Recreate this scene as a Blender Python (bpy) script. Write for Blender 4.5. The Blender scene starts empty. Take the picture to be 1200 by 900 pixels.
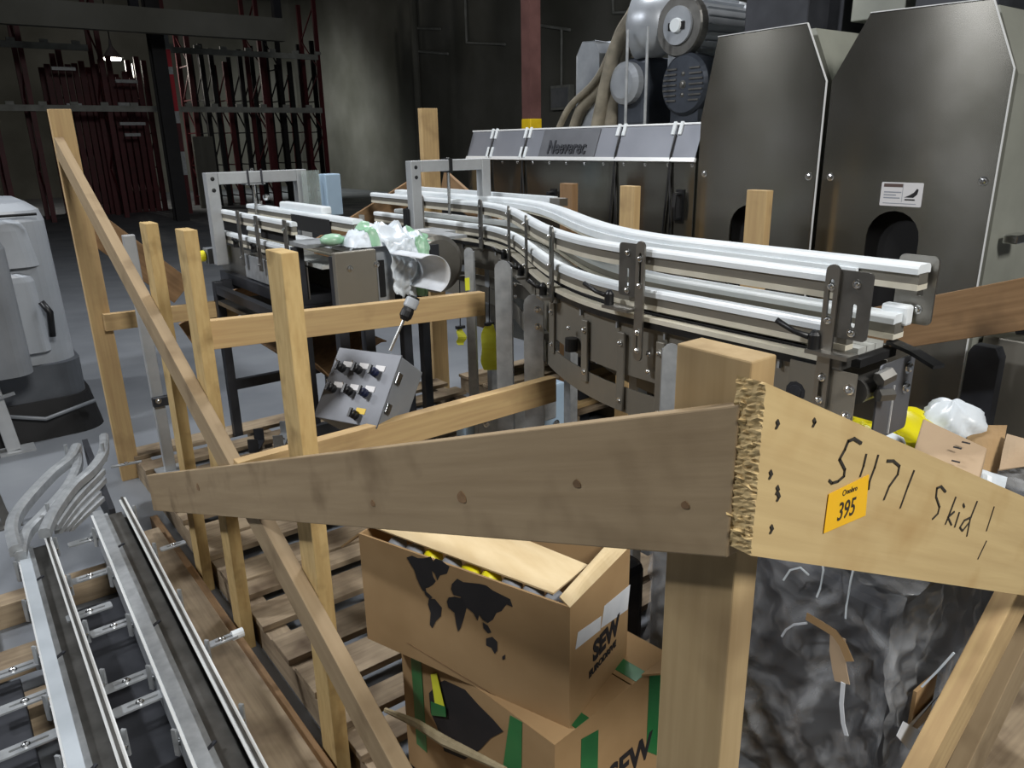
import bpy, math, random
from mathutils import Vector, Matrix
from mathutils.geometry import tessellate_polygon
random.seed(7)
scene = bpy.context.scene
COL = scene.collection

# ---------------------------------------------------------------- camera
EYE = Vector((0.0, 0.0, 1.6))
FPX, CX, CY = 890.0, 600.0, 450.0
_down = Vector((651 - CX, 3230 - CY, FPX)).normalized()
_u = Vector((-115 - CX, 178 - CY, FPX)); _u = (_u - _down * _u.dot(_down)).normalized()
_x = _u.cross(-_down)
ROWS = (_x, _u, -_down)                      # world axes written in camera axes (right, down, forward)
def ray(px, py):
    v = Vector((px - CX, py - CY, FPX))
    return Vector([r.dot(v) for r in ROWS])
def at(px, py, x=None, y=None, z=None):      # where the sight line through a pixel meets a plane of the place
    d = ray(px, py)
    i, v = (0, x) if x is not None else (1, y) if y is not None else (2, z)
    return EYE + d * ((v - EYE[i]) / d[i])
def dep(px, py, m):                          # the same at a given distance along the view axis
    return EYE + ray(px, py) * (m / FPX)
cam_d = bpy.data.cameras.new('camera'); cam = bpy.data.objects.new('camera', cam_d); COL.objects.link(cam)
cam_d.sensor_fit = 'HORIZONTAL'; cam_d.sensor_width = 36.0; cam_d.lens = FPX / 1200.0 * 36.0
cam_d.clip_start = 0.02; cam_d.clip_end = 200
cr = Vector([r[0] for r in ROWS]); cd = Vector([r[1] for r in ROWS]); cf = Vector([r[2] for r in ROWS])
cam.matrix_world = Matrix((
    (cr.x, -cd.x, -cf.x, EYE.x), (cr.y, -cd.y, -cf.y, EYE.y), (cr.z, -cd.z, -cf.z, EYE.z), (0, 0, 0, 1)))
scene.camera = cam

# ---------------------------------------------------------------- light and exposure
scene.view_settings.view_transform = 'Standard'; scene.view_settings.look = 'None'
scene.view_settings.gamma = 1.0; scene.view_settings.use_curve_mapping = False
scene.view_settings.exposure = 0.12
world = bpy.data.worlds.new('hall_air'); scene.world = world; world.use_nodes = True
bg = world.node_tree.nodes['Background']; bg.inputs[0].default_value = (0.55, 0.63, 0.75, 1); bg.inputs[1].default_value = 0.035
def area(name, loc, target, size, power, col, size_y=None):
    l = bpy.data.lights.new(name, 'AREA'); l.energy = power; l.color = col; l.shape = 'RECTANGLE'
    l.size = size; l.size_y = size_y or size
    o = bpy.data.objects.new(name, l); COL.objects.link(o); o.location = loc
    o.rotation_euler = (Vector(target) - Vector(loc)).to_track_quat('-Z', 'Y').to_euler()
    return o
area('ceiling_lamp_key', (0.6, -3.4, 5.2), (1.2, 1.5, 0.8), 1.6, 330, (1.0, 0.98, 0.94), 1.2)
area('ceiling_lamp_row', (-3.6, 4.3, 5.8), (0.8, 2.5, 0.5), 0.5, 230, (0.95, 0.97, 1.0), 0.5)
area('ceiling_lamp_row_far', (-3.6, 7.3, 5.8), (0.8, 4.5, 0.5), 0.5, 120, (0.95, 0.97, 1.0), 0.5)
area('ceiling_lamp_aisle', (4.2, 4.5, 6.2), (2.6, 3.0, 1.0), 1.4, 250, (0.95, 0.97, 1.0), 1.4)
l = bpy.data.lights.new('ceiling_lamp_wall', 'SPOT'); l.energy = 520; l.spot_size = 2.5; l.spot_blend = 1.0; l.shadow_soft_size = 0.3; l.color = (0.97, 1.0, 0.95)
o = bpy.data.objects.new('ceiling_lamp_wall', l); COL.objects.link(o); o.location = (8.8, 25.4, 4.0)
o.rotation_euler = (Vector((12.6, 28.0, 0.3)) - o.location).to_track_quat('-Z', 'Y').to_euler()

# ---------------------------------------------------------------- helpers
WM = {}                                       # world matrix of every object made here
def wmat(o): return WM[o.name] if o is not None else Matrix.Identity(4)
def tag(o, label, cat, group=None, kind=None):
    o['label'] = label; o['category'] = cat
    if group: o['group'] = group
    if kind: o['kind'] = kind
    return o
def thing(name, label, cat, loc=(0, 0, 0), group=None):
    o = bpy.data.objects.new(name, None); COL.objects.link(o)
    o.empty_display_size = 0.05; o.location = loc; WM[o.name] = Matrix.Translation(loc)
    return tag(o, label, cat, group)
def frame(o, u, v=None, n=None):              # 4x4 with x along u, z along n
    u = Vector(u).normalized()
    if n is None: n = u.cross(Vector(v))
    n = Vector(n); n = (n - u * n.dot(u)).normalized(); v = n.cross(u)
    return Matrix(((u.x, v.x, n.x, o[0]), (u.y, v.y, n.y, o[1]), (u.z, v.z, n.z, o[2]), (0, 0, 0, 1)))
class MB:
    def __init__(s): s.v = []; s.f = []; s.m = []; s.cur = 0
    def mat(s, i): s.cur = i; return s
    def add(s, vs, fs, M=None):
        b = len(s.v)
        s.v += [tuple(M @ Vector(p)) if M is not None else tuple(p) for p in vs]
        s.f += [tuple(b + i for i in f) for f in fs]; s.m += [s.cur] * len(fs)
        return s
    def hexa(s, p, M=None):                   # 4 bottom, 4 top, both counter-clockwise from above
        return s.add(p, [(3, 2, 1, 0), (4, 5, 6, 7), (0, 1, 5, 4), (1, 2, 6, 5), (2, 3, 7, 6), (3, 0, 4, 7)], M)
    def box(s, lo, hi, M=None):
        x0, y0, z0 = lo; x1, y1, z1 = hi
        return s.hexa([(x0, y0, z0), (x1, y0, z0), (x1, y1, z0), (x0, y1, z0), (x0, y0, z1), (x1, y0, z1), (x1, y1, z1), (x0, y1, z1)], M)
    def cbox(s, c, sz, M=None):
        return s.box([c[i] - sz[i] / 2 for i in range(3)], [c[i] + sz[i] / 2 for i in range(3)], M)
    def bar(s, a, b, w, h, n=(0, 0, 1)):      # rectangular bar from a to b, h along n
        a = Vector(a); b = Vector(b); L = (b - a).length
        n = Vector(n)
        if abs((b - a).normalized().dot(n.normalized())) > 0.98: n = Vector((1, 0, 0))
        return s.box((0, -w / 2, -h / 2), (L, w / 2, h / 2), frame(a, b - a, n=n))
    def tube(s, pts, r, n=8, caps=True):
        pts = [Vector(p) for p in pts]; rs = r if isinstance(r, (list, tuple)) else [r] * len(pts)
        t = (pts[1] - pts[0]).normalized(); a = t.orthogonal().normalized(); vs = []
        for i, p in enumerate(pts):
            t2 = (pts[min(i + 1, len(pts) - 1)] - pts[max(i - 1, 0)]).normalized()
            a = (a - t2 * a.dot(t2)).normalized(); c = t2.cross(a)
            for k in range(n):
                w = 2 * math.pi * k / n; vs.append(p + (a * math.cos(w) + c * math.sin(w)) * rs[i])
        fs = [(i * n + k, i * n + (k + 1) % n, (i + 1) * n + (k + 1) % n, (i + 1) * n + k) for i in range(len(pts) - 1) for k in range(n)]
        if caps: fs += [tuple(range(n - 1, -1, -1)), tuple((len(pts) - 1) * n + k for k in range(n))]
        return s.add(vs, fs)
    def sweep(s, pts, prof, caps=True):       # profile (sideways, up) carried along a path; sideways is to the right of travel
        pts = [Vector(p) for p in pts]; n = len(prof); vs = []
        for i, p in enumerate(pts):
            t = pts[min(i + 1, len(pts) - 1)] - pts[max(i - 1, 0)]
            sd = t.cross(Vector((0, 0, 1))).normalized(); up = sd.cross(t).normalized()
            vs += [p + sd * q[0] + up * q[1] for q in prof]
        fs = [(i * n + k, i * n + (k + 1) % n, (i + 1) * n + (k + 1) % n, (i + 1) * n + k) for i in range(len(pts) - 1) for k in range(n)]
        if caps: fs += [tuple(range(n - 1, -1, -1)), tuple((len(pts) - 1) * n + k for k in range(n))]
        return s.add(vs, fs)
    def plate(s, outline, t, M, holes=()):    # outline in the xy of M, thickness t along its z
        loops = [list(outline)] + [list(h) for h in holes]
        flat = [p for lp in loops for p in lp]; N = len(flat)
        tris = tessellate_polygon([[Vector((p[0], p[1], 0)) for p in lp] for lp in loops])
        vs = [(p[0], p[1], 0) for p in flat] + [(p[0], p[1], t) for p in flat]; fs = []
        for a, b, c in tris:
            A, B, C = flat[a], flat[b], flat[c]
            if (B[0] - A[0]) * (C[1] - A[1]) - (B[1] - A[1]) * (C[0] - A[0]) < 0: b, c = c, b
            fs += [(a + N, b + N, c + N), (c, b, a)]
        o = 0
        for lp in loops:
            k = len(lp)
            for i in range(k): fs.append((o + i, o + (i + 1) % k, o + (i + 1) % k + N, o + i + N))
            o += k
        return s.add(vs, fs, M)
    def lathe(s, prof, M, n=24):              # (radius, height) about z of M
        vs = []; k = len(prof)
        for r, h in prof: vs += [(r * math.cos(2 * math.pi * i / n), r * math.sin(2 * math.pi * i / n), h) for i in range(n)]
        fs = [(j * n + i, j * n + (i + 1) % n, (j + 1) * n + (i + 1) % n, (j + 1) * n + i) for j in range(k - 1) for i in range(n)]
        fs += [tuple(range(n - 1, -1, -1)), tuple((k - 1) * n + i for i in range(n))]
        return s.add(vs, fs, M)
    def grid(s, fn, nu, nv, thick=0.0):       # sheet fn(u, v) -> point; thick gives it a back
        P = [Vector(fn(i / nu, j / nv)) for j in range(nv + 1) for i in range(nu + 1)]; w = nu + 1
        q = [(j * w + i, j * w + i + 1, (j + 1) * w + i + 1, (j + 1) * w + i) for j in range(nv) for i in range(nu)]
        if not thick: return s.add(P, q)
        N = [Vector() for _ in P]
        for f in q:
            nn = (P[f[1]] - P[f[0]]).cross(P[f[3]] - P[f[0]])
            for i in f: N[i] += nn
        B = [P[i] - (N[i].normalized() if N[i].length else Vector((0, 0, 1))) * thick for i in range(len(P))]
        n = len(P); fs = q + [tuple(n + i for i in reversed(f)) for f in q]
        rim = [i for i in range(w)] + [j * w + nu for j in range(1, nv + 1)] + [nv * w + i for i in range(nu - 1, -1, -1)] + [j * w for j in range(nv - 1, 0, -1)]
        fs += [(rim[(i + 1) % len(rim)], rim[i], n + rim[i], n + rim[(i + 1) % len(rim)]) for i in range(len(rim))]
        return s.add(P + B, fs)
    def build(s, name, mats, parent=None, M=None, smooth=False, bevel=0.0, sub=0):
        mats = mats if isinstance(mats, (list, tuple)) else [mats]
        if M is None:
            lo = [min(p[i] for p in s.v) for i in range(3)]; hi = [max(p[i] for p in s.v) for i in range(3)]
            c = Vector([(a + b) / 2 for a, b in zip(lo, hi)])
            vs = [tuple(Vector(p) - c) for p in s.v]; M = Matrix.Translation(c)
        else: vs = s.v
        me = bpy.data.meshes.new(name); me.from_pydata(vs, [], s.f); me.update()
        for m in mats: me.materials.append(MAT[m])
        if len(mats) > 1: me.polygons.foreach_set('material_index', s.m)
        if smooth: me.polygons.foreach_set('use_smooth', [True] * len(me.polygons))
        return place(name, me, M, parent, bevel, sub, smooth)
def place(name, me, M, parent=None, bevel=0.0, sub=0, smooth=False):
    o = bpy.data.objects.new(name, me); COL.objects.link(o); WM[o.name] = M
    if parent is not None:
        o.parent = parent; o.matrix_local = wmat(parent).inverted() @ M
    else: o.matrix_world = M
    if bevel:
        b = o.modifiers.new('edge', 'BEVEL'); b.width = bevel; b.segments = 2; b.limit_method = 'ANGLE'; b.angle_limit = 0.7
    if sub:
        b = o.modifiers.new('soft', 'SUBSURF'); b.levels = sub; b.render_levels = sub
    return o
def board(name, a, b, width, thick, normal, mat, parent, bevel=0.002, jag=0.0, plumb=False):
    """a plank whose long axis runs a to b and whose broad face looks along normal; grain runs along it"""
    a = Vector(a); b = Vector(b); L = (b - a).length
    m = MB(); M = frame(a, b - a, n=normal); k = (M[2][0] / M[2][1]) if plumb else 0.0
    if jag:                                   # ragged saw cut on the end at a
        n = 70; row = []
        rnd = random.Random(3)
        for t in [thick * (i / 7 - 0.5) for i in range(8)]:
            row.append([((rnd.uniform(-jag, jag) + (rnd.random() < 0.06) * rnd.uniform(-3, 1) * jag) if 0 < i < n else 0, -width / 2 + width * i / n, t) for i in range(n + 1)])
        vs = [p for r in row for p in r] + [(L, -width / 2, -thick / 2), (L, width / 2, -thick / 2), (L, -width / 2, thick / 2), (L, width / 2, thick / 2)]
        w = n + 1; fs = []
        for j in range(7):
            for i in range(n): fs.append((j * w + i, (j + 1) * w + i, (j + 1) * w + i + 1, j * w + i + 1))
        e = 8 * w
        fs += [tuple([e] + [i for i in range(n + 1)] + [e + 1])[::1], tuple([e + 2, e + 3] + [7 * w + i for i in range(n, -1, -1)])]
        fs += [tuple([0, e, e + 2] + [k * w for k in range(7, 0, -1)]), tuple([n] + [k * w + n for k in range(1, 8)] + [e + 3, e + 1]), (e, e + 1, e + 3, e + 2)]
        m.add(vs, fs); bevel = 0
    else: m.box((0, -width / 2, -thick / 2), (L, width / 2, thick / 2))
    if k: m.v = [(p[0] + k * p[1], p[1], p[2]) for p in m.v]      # ends cut plumb
    return m.build(name, mat, parent, M, bevel=bevel)
def bolt(parent, p, n, r=0.009, h=0.008, mat='bright_steel', name='bolt'):
    q = Vector((0, 0, 1)) if abs(Vector(n).normalized().z) < 0.9 else Vector((1, 0, 0))
    m = MB(); m.lathe([(r * 1.5, 0), (r * 1.5, h * 0.2), (r, h * 0.25), (r * 0.92, h * 0.8), (r * 0.5, h)], Matrix.Identity(4), 10)
    return m.build(name, mat, parent, frame(p, q, n=n))
def text_mesh(body, size, depth=0.0005, bold=0.0, sx=1.0, shear=0.0):
    c = bpy.data.curves.new('lettering', 'FONT'); c.body = body; c.size = size; c.extrude = depth; c.offset = bold
    c.align_x = 'CENTER'; c.align_y = 'CENTER'; c.resolution_u = 3; c.shear = shear
    o = bpy.data.objects.new('lettering', c); COL.objects.link(o)
    bpy.context.view_layer.update()
    me = bpy.data.meshes.new_from_object(o.evaluated_get(bpy.context.evaluated_depsgraph_get()))
    bpy.data.objects.remove(o); bpy.data.curves.remove(c)
    vs = [(v.co.x * sx, v.co.y, v.co.z) for v in me.vertices]; fs = [tuple(p.vertices) for p in me.polygons]
    bpy.data.meshes.remove(me)
    return vs, fs
def copy_tree(o, M, parent=None):             # a thing with its parts and their sub-parts, placed at M
    c = o.copy(); COL.objects.link(c); WM[c.name] = M
    if parent is not None: c.parent = parent; c.matrix_local = wmat(parent).inverted() @ M
    else: c.matrix_world = M
    W0 = wmat(o)
    for ch in list(o.children): copy_tree(ch, M @ W0.inverted() @ wmat(ch), c)
    return c

# ---------------------------------------------------------------- materials
MAT = {}
def lin(h):
    h = h.lstrip('#'); r = [int(h[i:i + 2], 16) / 255 for i in (0, 2, 4)]
    return tuple(c / 12.92 if c <= 0.04045 else ((c + 0.055) / 1.055) ** 2.4 for c in r) + (1,)
def material(name, c1, c2=None, scale=6, stretch=(1, 1, 1), rough=0.6, rough2=None, metal=0.0, bump=0.0, aniso=0.0, tangent=None,
             spots=None, spot_scale=3, spot_lo=0.55, spot_hi=0.75, vary=0.0, detail=5, emit=None, coat=0.0):
    m = bpy.data.materials.new(name); m.use_nodes = True; MAT[name] = m
    nt = m.node_tree; N = nt.nodes; L = nt.links; b = N['Principled BSDF']
    b.inputs['Roughness'].default_value = rough; b.inputs['Metallic'].default_value = metal
    b.inputs['Base Color'].default_value = lin(c1)
    if coat: b.inputs['Coat Weight'].default_value = coat
    if emit: b.inputs['Emission Color'].default_value = lin(c1); b.inputs['Emission Strength'].default_value = emit
    tc = N.new('ShaderNodeTexCoord'); mp = N.new('ShaderNodeMapping'); mp.inputs['Scale'].default_value = stretch
    oi = N.new('ShaderNodeObjectInfo')
    sh = N.new('ShaderNodeVectorMath'); sh.operation = 'ADD'
    cm = N.new('ShaderNodeVectorMath'); cm.operation = 'SCALE'; cm.inputs[0].default_value = (37, 17, 23)
    L.new(oi.outputs['Random'], cm.inputs['Scale']); L.new(tc.outputs['Object'], sh.inputs[0]); L.new(cm.outputs[0], sh.inputs[1])
    L.new(sh.outputs[0], mp.inputs['Vector'])
    nz = N.new('ShaderNodeTexNoise'); nz.inputs['Scale'].default_value = scale; nz.inputs['Detail'].default_value = detail
    L.new(mp.outputs[0], nz.inputs['Vector'])
    col = None
    if c2:
        mx = N.new('ShaderNodeMix'); mx.data_type = 'RGBA'
        mr = N.new('ShaderNodeMapRange'); mr.inputs[1].default_value = 0.3; mr.inputs[2].default_value = 0.7
        L.new(nz.outputs['Fac'], mr.inputs[0]); L.new(mr.outputs[0], mx.inputs[0])
        mx.inputs[6].default_value = lin(c1); mx.inputs[7].default_value = lin(c2); col = mx.outputs[2]
    if spots:
        n2 = N.new('ShaderNodeTexNoise'); n2.inputs['Scale'].default_value = spot_scale; n2.inputs['Detail'].default_value = 3
        L.new(sh.outputs[0], n2.inputs['Vector'])
        r2 = N.new('ShaderNodeMapRange'); r2.inputs[1].default_value = spot_lo; r2.inputs[2].default_value = spot_hi
        L.new(n2.outputs['Fac'], r2.inputs[0]); m2 = N.new('ShaderNodeMix'); m2.data_type = 'RGBA'
        L.new(r2.outputs[0], m2.inputs[0]); m2.inputs[7].default_value = lin(spots)
        if col: L.new(col, m2.inputs[6])
        else: m2.inputs[6].default_value = lin(c1)
        col = m2.outputs[2]
    if vary:
        hs = N.new('ShaderNodeHueSaturation'); v = N.new('ShaderNodeMapRange')
        v.inputs[3].default_value = 1 - vary; v.inputs[4].default_value = 1 + vary
        L.new(oi.outputs['Random'], v.inputs[0]); L.new(v.outputs[0], hs.inputs['Value'])
        if col: L.new(col, hs.inputs['Color'])
        else: hs.inputs['Color'].default_value = lin(c1)
        col = hs.outputs['Color']
    if col: L.new(col, b.inputs['Base Color'])
    if rough2 is not None:
        r = N.new('ShaderNodeMapRange'); r.inputs[1].default_value = 0.3; r.inputs[2].default_value = 0.7
        r.inputs[3].default_value = rough; r.inputs[4].default_value = rough2
        L.new(nz.outputs['Fac'], r.inputs[0]); L.new(r.outputs[0], b.inputs['Roughness'])
    if bump:
        bp = N.new('ShaderNodeBump'); bp.inputs['Strength'].default_value = bump; bp.inputs['Distance'].default_value = 0.01
        L.new(nz.outputs['Fac'], bp.inputs['Height']); L.new(bp.outputs[0], b.inputs['Normal'])
    if aniso:
        b.inputs['Anisotropic'].default_value = aniso
        cv = N.new('ShaderNodeCombineXYZ')
        for i in range(3): cv.inputs[i].default_value = tangent[i]
        L.new(cv.outputs[0], b.inputs['Tangent'])
    return m
material('rail_pale', '#b6bec5', '#a5adb4', 9, rough=0.4)
WS = (0.9, 17, 17)                            # wood grain runs along local x
material('pine', '#c4a878', '#b3956a', 4, WS, 0.75, bump=0.08, spots='#8f7450', spot_scale=6, spot_lo=0.55, spot_hi=0.85, vary=0.07)
material('pine_stained', '#b29a72', '#9f875f', 3, WS, 0.76, bump=0.08, spots='#6b5436', spot_scale=5, spot_lo=0.48, spot_hi=0.8)
material('pine_pale', '#c9b07e', '#bda373', 4, WS, 0.75, bump=0.06, spots='#a5814c', spot_scale=7, spot_lo=0.52, spot_hi=0.85, vary=0.03)
material('pine_grey', '#a18c6d', '#927d5f', 3, WS, 0.78, bump=0.06, spots='#6f5b40', spot_scale=7, spot_lo=0.52, spot_hi=0.8, vary=0.03)
material('pine_yellow', '#cbb07a', '#b99b66', 5, (3, 17, 17), 0.75, bump=0.1, spots='#8a7044', spot_scale=11, spot_lo=0.55, spot_hi=0.8, vary=0.05)
material('wood_brown', '#8f7150', '#785c3e', 4, WS, 0.78, bump=0.08, spots='#54402a', spot_scale=6, spot_lo=0.5, spot_hi=0.8, vary=0.08)
material('pallet_wood', '#a59379', '#8a7963', 4, WS, 0.8, bump=0.15, spots='#51402e', spot_scale=6, spot_lo=0.45, spot_hi=0.75, vary=0.14)
material('stainless', '#85837a', '#777570', 3, (1, 1, 1), 0.16, 0.22, 0.92, aniso=0.95, tangent=(0, 0, 1))
material('housing_steel', '#a2a49a', '#8e9087', 4, rough=0.4, rough2=0.5, metal=0.25)
material('plate_grey', '#6d6f74', '#5f6166', 8, rough=0.5, metal=0.4)
material('stainless_hood', '#8d9098', '#7f828a', 3, (1, 1, 1), 0.42, 0.5, 0.5)  # lid steel: the ceiling's reflection is put into a lighter colour
material('stainless_soft', '#a3a09a', '#8d8a84', 5, (1, 1, 1), 0.36, 0.5, 1.0)
material('sheet_steel', '#98948a', '#827e75', 3, (1, 1, 1), 0.42, 0.6, 0.65)
material('bright_steel', '#d5d6d6', None, rough=0.22, metal=1.0)
material('cast_steel', '#7d7c79', '#62615e', 14, rough=0.4, metal=0.75)
material('dark_steel', '#404248', '#2d2f34', 8, rough=0.5, metal=0.4)
material('aluminium', '#c3c6c8', '#aeb1b4', 10, (1, 1, 1), 0.42, 0.55, 0.55, vary=0.04)
material('galvanised', '#b4b8bb', '#979b9f', 24, rough=0.42, metal=0.45)
material('edge_steel', '#eceeee', None, rough=0.3, metal=0.2)  # glint of steel edges put into a near-white, barely metallic colour
material('white_plastic', '#eaeff2', '#dce3e7', 8, rough=0.36)
material('cream_plastic', '#d9d4c4', '#c8c2b0', 12, rough=0.5)
material('belt_plastic', '#bfc1bd', '#a8aaa6', 18, rough=0.5)
material('black_plastic', '#17181b', '#0f1012', 20, rough=0.42)
material('blue_plastic', '#1c2346', '#131934', 20, rough=0.45)
material('black_rubber', '#141416', '#0c0c0e', 12, rough=0.7)
material('matte_black', '#0d0d0f', None, rough=0.85)
material('cardboard', '#a98b63', '#9d7f58', 7, (1, 1, 1), 0.85, bump=0.04, spots='#8d7049', spot_scale=5, spot_lo=0.5, spot_hi=0.9)
material('cardboard_inner', '#d9c49c', '#c9b186', 8, (3, 1, 1), 0.82, bump=0.06)
material('cardboard_pink', '#bba488', '#ae967a', 7, rough=0.85)
material('ink', '#17161a', '#221f22', 20, rough=0.75)
material('marker_ink', '#2a2620', '#3a342a', 60, rough=0.7)
material('paper', '#d9dde2', '#c4c9d0', 14, rough=0.6)
material('print_grey', '#8f949d', None, rough=0.7)
material('tape_green', '#2f7a45', '#23633a', 9, rough=0.32)
material('tag_yellow', '#f3bd1e', '#f0b414', 10, rough=0.5)
material('bag_yellow', '#e8de1c', '#d4c80e', 6, rough=0.4)
material('strap_yellow', '#eef04a', '#dcdf38', 12, rough=0.5)
material('bag_white', '#dfe7ee', '#cdd7e0', 6, rough=0.35)
material('bag_green', '#7fb48d', '#a9cdb4', 14, rough=0.35)
material('grey_paint', '#82868b', '#73777c', 5, rough=0.42)
material('pale_shell', '#a9aeb4', '#989ea5', 4, rough=0.4, bump=0.05)
material('skirt_grey', '#565a60', '#4a4e54', 8, rough=0.55)
material('blue_box', '#a9c0d4', '#9ab2c8', 6, rough=0.4)
material('hose_grey', '#8d8676', '#6f695c', 16, rough=0.7, bump=0.1)
material('motor_silver', '#a9aeb4', '#93989f', 10, rough=0.38, metal=0.35)
material('motor_dark', '#4a505a', '#383d46', 10, rough=0.42, metal=0.4)
material('column_red', '#6b4a45', '#583b37', 6, rough=0.55)
material('yellow_paint', '#e2c020', '#cfac14', 8, rough=0.5)
material('rack_red', '#5c1a22', '#49131a', 5, rough=0.5)
material('rack_grey', '#9fa19d', '#83857f', 5, rough=0.55)
material('black_column', '#1c1c20', '#121216', 5, rough=0.6)
material('red_tape', '#b02030', None, rough=0.5)
material('concrete_floor', '#82868b', '#70747a', 1.6, rough=0.5, rough2=0.7, bump=0.03, spots='#696d72', spot_scale=0.8, spot_lo=0.5, spot_hi=0.8, detail=9)
material('concrete_wall', '#7a7a74', '#67675f', 0.9, rough=0.85, bump=0.05, spots='#4f5048', spot_scale=0.35, spot_lo=0.45, spot_hi=0.75)
material('roof_dark', '#2a2b31', '#1d1e23', 1.2, rough=0.9)
material('twine', '#a99b7c', '#8a7c5e', 30, rough=0.8, bump=0.2)
material('sticker_white', '#d5d4d6', None, rough=0.5)
material('sticker_brown', '#5a4a46', None, rough=0.5)
material('lamp_glow', '#fff6e4', None, emit=14)
material('clear_sheet', '#c9d6d2', None, rough=0.08)
_b = MAT['clear_sheet'].node_tree.nodes['Principled BSDF']; _b.inputs['Transmission Weight'].default_value = 0.0; _b.inputs['Alpha'].default_value = 0.28
# stretch film: mostly see-through, milky where it bunches, glossy
def film(name, tint, milky_lo, milky_hi, lo=0.45, hi=0.7, scale=5):
    m = bpy.data.materials.new(name); m.use_nodes = True; MAT[name] = m
    nt = m.node_tree; N = nt.nodes; L = nt.links; b = N['Principled BSDF']
    b.inputs['Base Color'].default_value = lin(tint); b.inputs['Roughness'].default_value = 0.07; b.inputs['Specular IOR Level'].default_value = 1.0
    tc = N.new('ShaderNodeTexCoord'); nz = N.new('ShaderNodeTexNoise'); nz.inputs['Scale'].default_value = scale; nz.inputs['Detail'].default_value = 6
    nz.inputs['Distortion'].default_value = 1.6
    L.new(tc.outputs['Object'], nz.inputs['Vector'])
    n3 = N.new('ShaderNodeTexNoise'); n3.noise_type = 'RIDGED_MULTIFRACTAL'; n3.inputs['Scale'].default_value = scale * 0.9; n3.inputs['Detail'].default_value = 2
    n3.inputs['Distortion'].default_value = 0.8; L.new(tc.outputs['Object'], n3.inputs['Vector'])
    mr = N.new('ShaderNodeMapRange'); mr.inputs[1].default_value = lo; mr.inputs[2].default_value = hi
    mr.inputs[3].default_value = milky_lo; mr.inputs[4].default_value = milky_hi
    L.new(nz.outputs['Fac'], mr.inputs[0]); L.new(mr.outputs[0], b.inputs['Alpha'])
    bp = N.new('ShaderNodeBump'); bp.inputs['Strength'].default_value = 0.8; bp.inputs['Distance'].default_value = 0.02
    L.new(n3.outputs['Fac'], bp.inputs['Height']); L.new(bp.outputs[0], b.inputs['Normal'])
film('stretch_film', '#c4c7cb', 0.10, 0.62, 0.44, 0.76, 7)
film('bag_film', '#e3ebf0', 0.75, 1.0)

# ================================================================ the hall
def struct(name, mb, mat, label=None, **k):
    o = mb.build(name, mat, **k); o['kind'] = 'structure'
    if label: o['label'] = label
    return o
XW, YW, ZC = 13.0, 31.0, 7.2
struct('floor', MB().box((-12, -8, -0.1), (XW, YW, 0)), 'concrete_floor', 'grey worn concrete warehouse floor')
wall_right = struct('wall_right', MB().box((XW, -8, 0), (XW + 0.2, YW, ZC)), 'concrete_wall', 'drab concrete side wall running behind the machines')
struct('wall_left', MB().box((-12.2, -8, 0), (-12, YW, ZC)), 'concrete_wall', 'concrete wall on the other side of the hall')
struct('wall_front', MB().box((-12, -8.2, 0), (XW, -8, ZC)), 'concrete_wall', 'concrete wall at the near end of the hall')
struct('wall_back', MB().box((-12, YW, 0), (XW + 0.2, YW + 0.2, ZC)), 'concrete_wall', 'dark concrete end wall behind the racks')
ceil = struct('ceiling', MB().box((-12, -8, ZC), (XW + 0.2, YW + 0.2, ZC + 0.15)), 'roof_dark', 'dark warehouse roof deck')
for y in (8, 13, 18, 23, 28):                                # roof beams
    m = MB(); m.box((-12, y - 0.12, ZC - 0.04), (XW, y + 0.12, ZC)).box((-12, y - 0.03, ZC - 0.5), (XW, y + 0.03, ZC - 0.04)).box((-12, y - 0.12, ZC - 0.54), (XW, y + 0.12, ZC - 0.5))
    m.build('roof_beam', 'roof_dark', ceil)
a = at(-60, 2, y=17.0); b = at(332, 40, y=17.0); z = (a.z + b.z) / 2
MB().box((a.x, 16.9, z - .22), (b.x, 17.1, z + .22)).build('mezzanine_beam', 'concrete_wall', ceil)
for x in (a.x + .2, (a.x + b.x) / 2, b.x - .1): MB().box((x - .08, 16.92, z + .22), (x + .08, 17.08, ZC)).build('hanger', 'roof_dark', ceil)
# wall fittings
def on_wall(px, py): return at(px, py, x=XW - 0.05)
e = thing('electrical_box', 'grey electrical box on the side wall under a thin conduit', 'electrical box', at(659, 127, x=XW - 0.08))
a = at(648, 101, x=XW - 0.08); b = at(670, 128, x=XW - 0.08)
MB().box((XW - 0.16, b.y, b.z), (XW - 0.002, a.y, a.z)).build('enclosure', 'rack_grey', e, bevel=0.01)
MB().box((XW - 0.18, b.y + 0.05, b.z + 0.06), (XW - 0.16, a.y - 0.05, a.z - 0.06)).build('door', 'grey_paint', e)
c = at(658, 101, x=XW - 0.05); d = at(657, 33, x=XW - 0.05)
MB().tube([c, (c.x, c.y, d.z)], 0.03).build('conduit', 'rack_grey', e)
def conduit(label, pix):
    pts = [on_wall(*p) for p in pix]
    tag(MB().tube(pts, 0.035, 6).build('wall_conduit', 'rack_grey'), label, 'conduit', 'conduits on the side wall')
conduit('pale conduit dropping down the wall and turning right above the wooden end post', [(545, -5), (547, 50), (592, 52)])
conduit('thin conduit on the wall between the two racks and the brown column', [(487, 60), (525, 63)])
conduit('short conduit stub branching off the tall wall pipe', [(488, 33), (516, 34)])
conduit('short pale conduit beside the brown column, above the electrical box', [(634, 30), (668, 35)])
conduit('pale conduit corner on the wall above the hose bundle', [(718, -5), (719, 15), (740, 14)])
tag(MB().tube([(XW - 0.1, at(484, 0, x=XW - 0.1).y, 6.9), (XW - 0.1, at(484, 0, x=XW - 0.1).y, 0.3)], 0.11, 10).build('wall_pipe', 'concrete_wall'),
    'tall vertical drain pipe on the lit part of the side wall', 'pipe')

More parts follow.
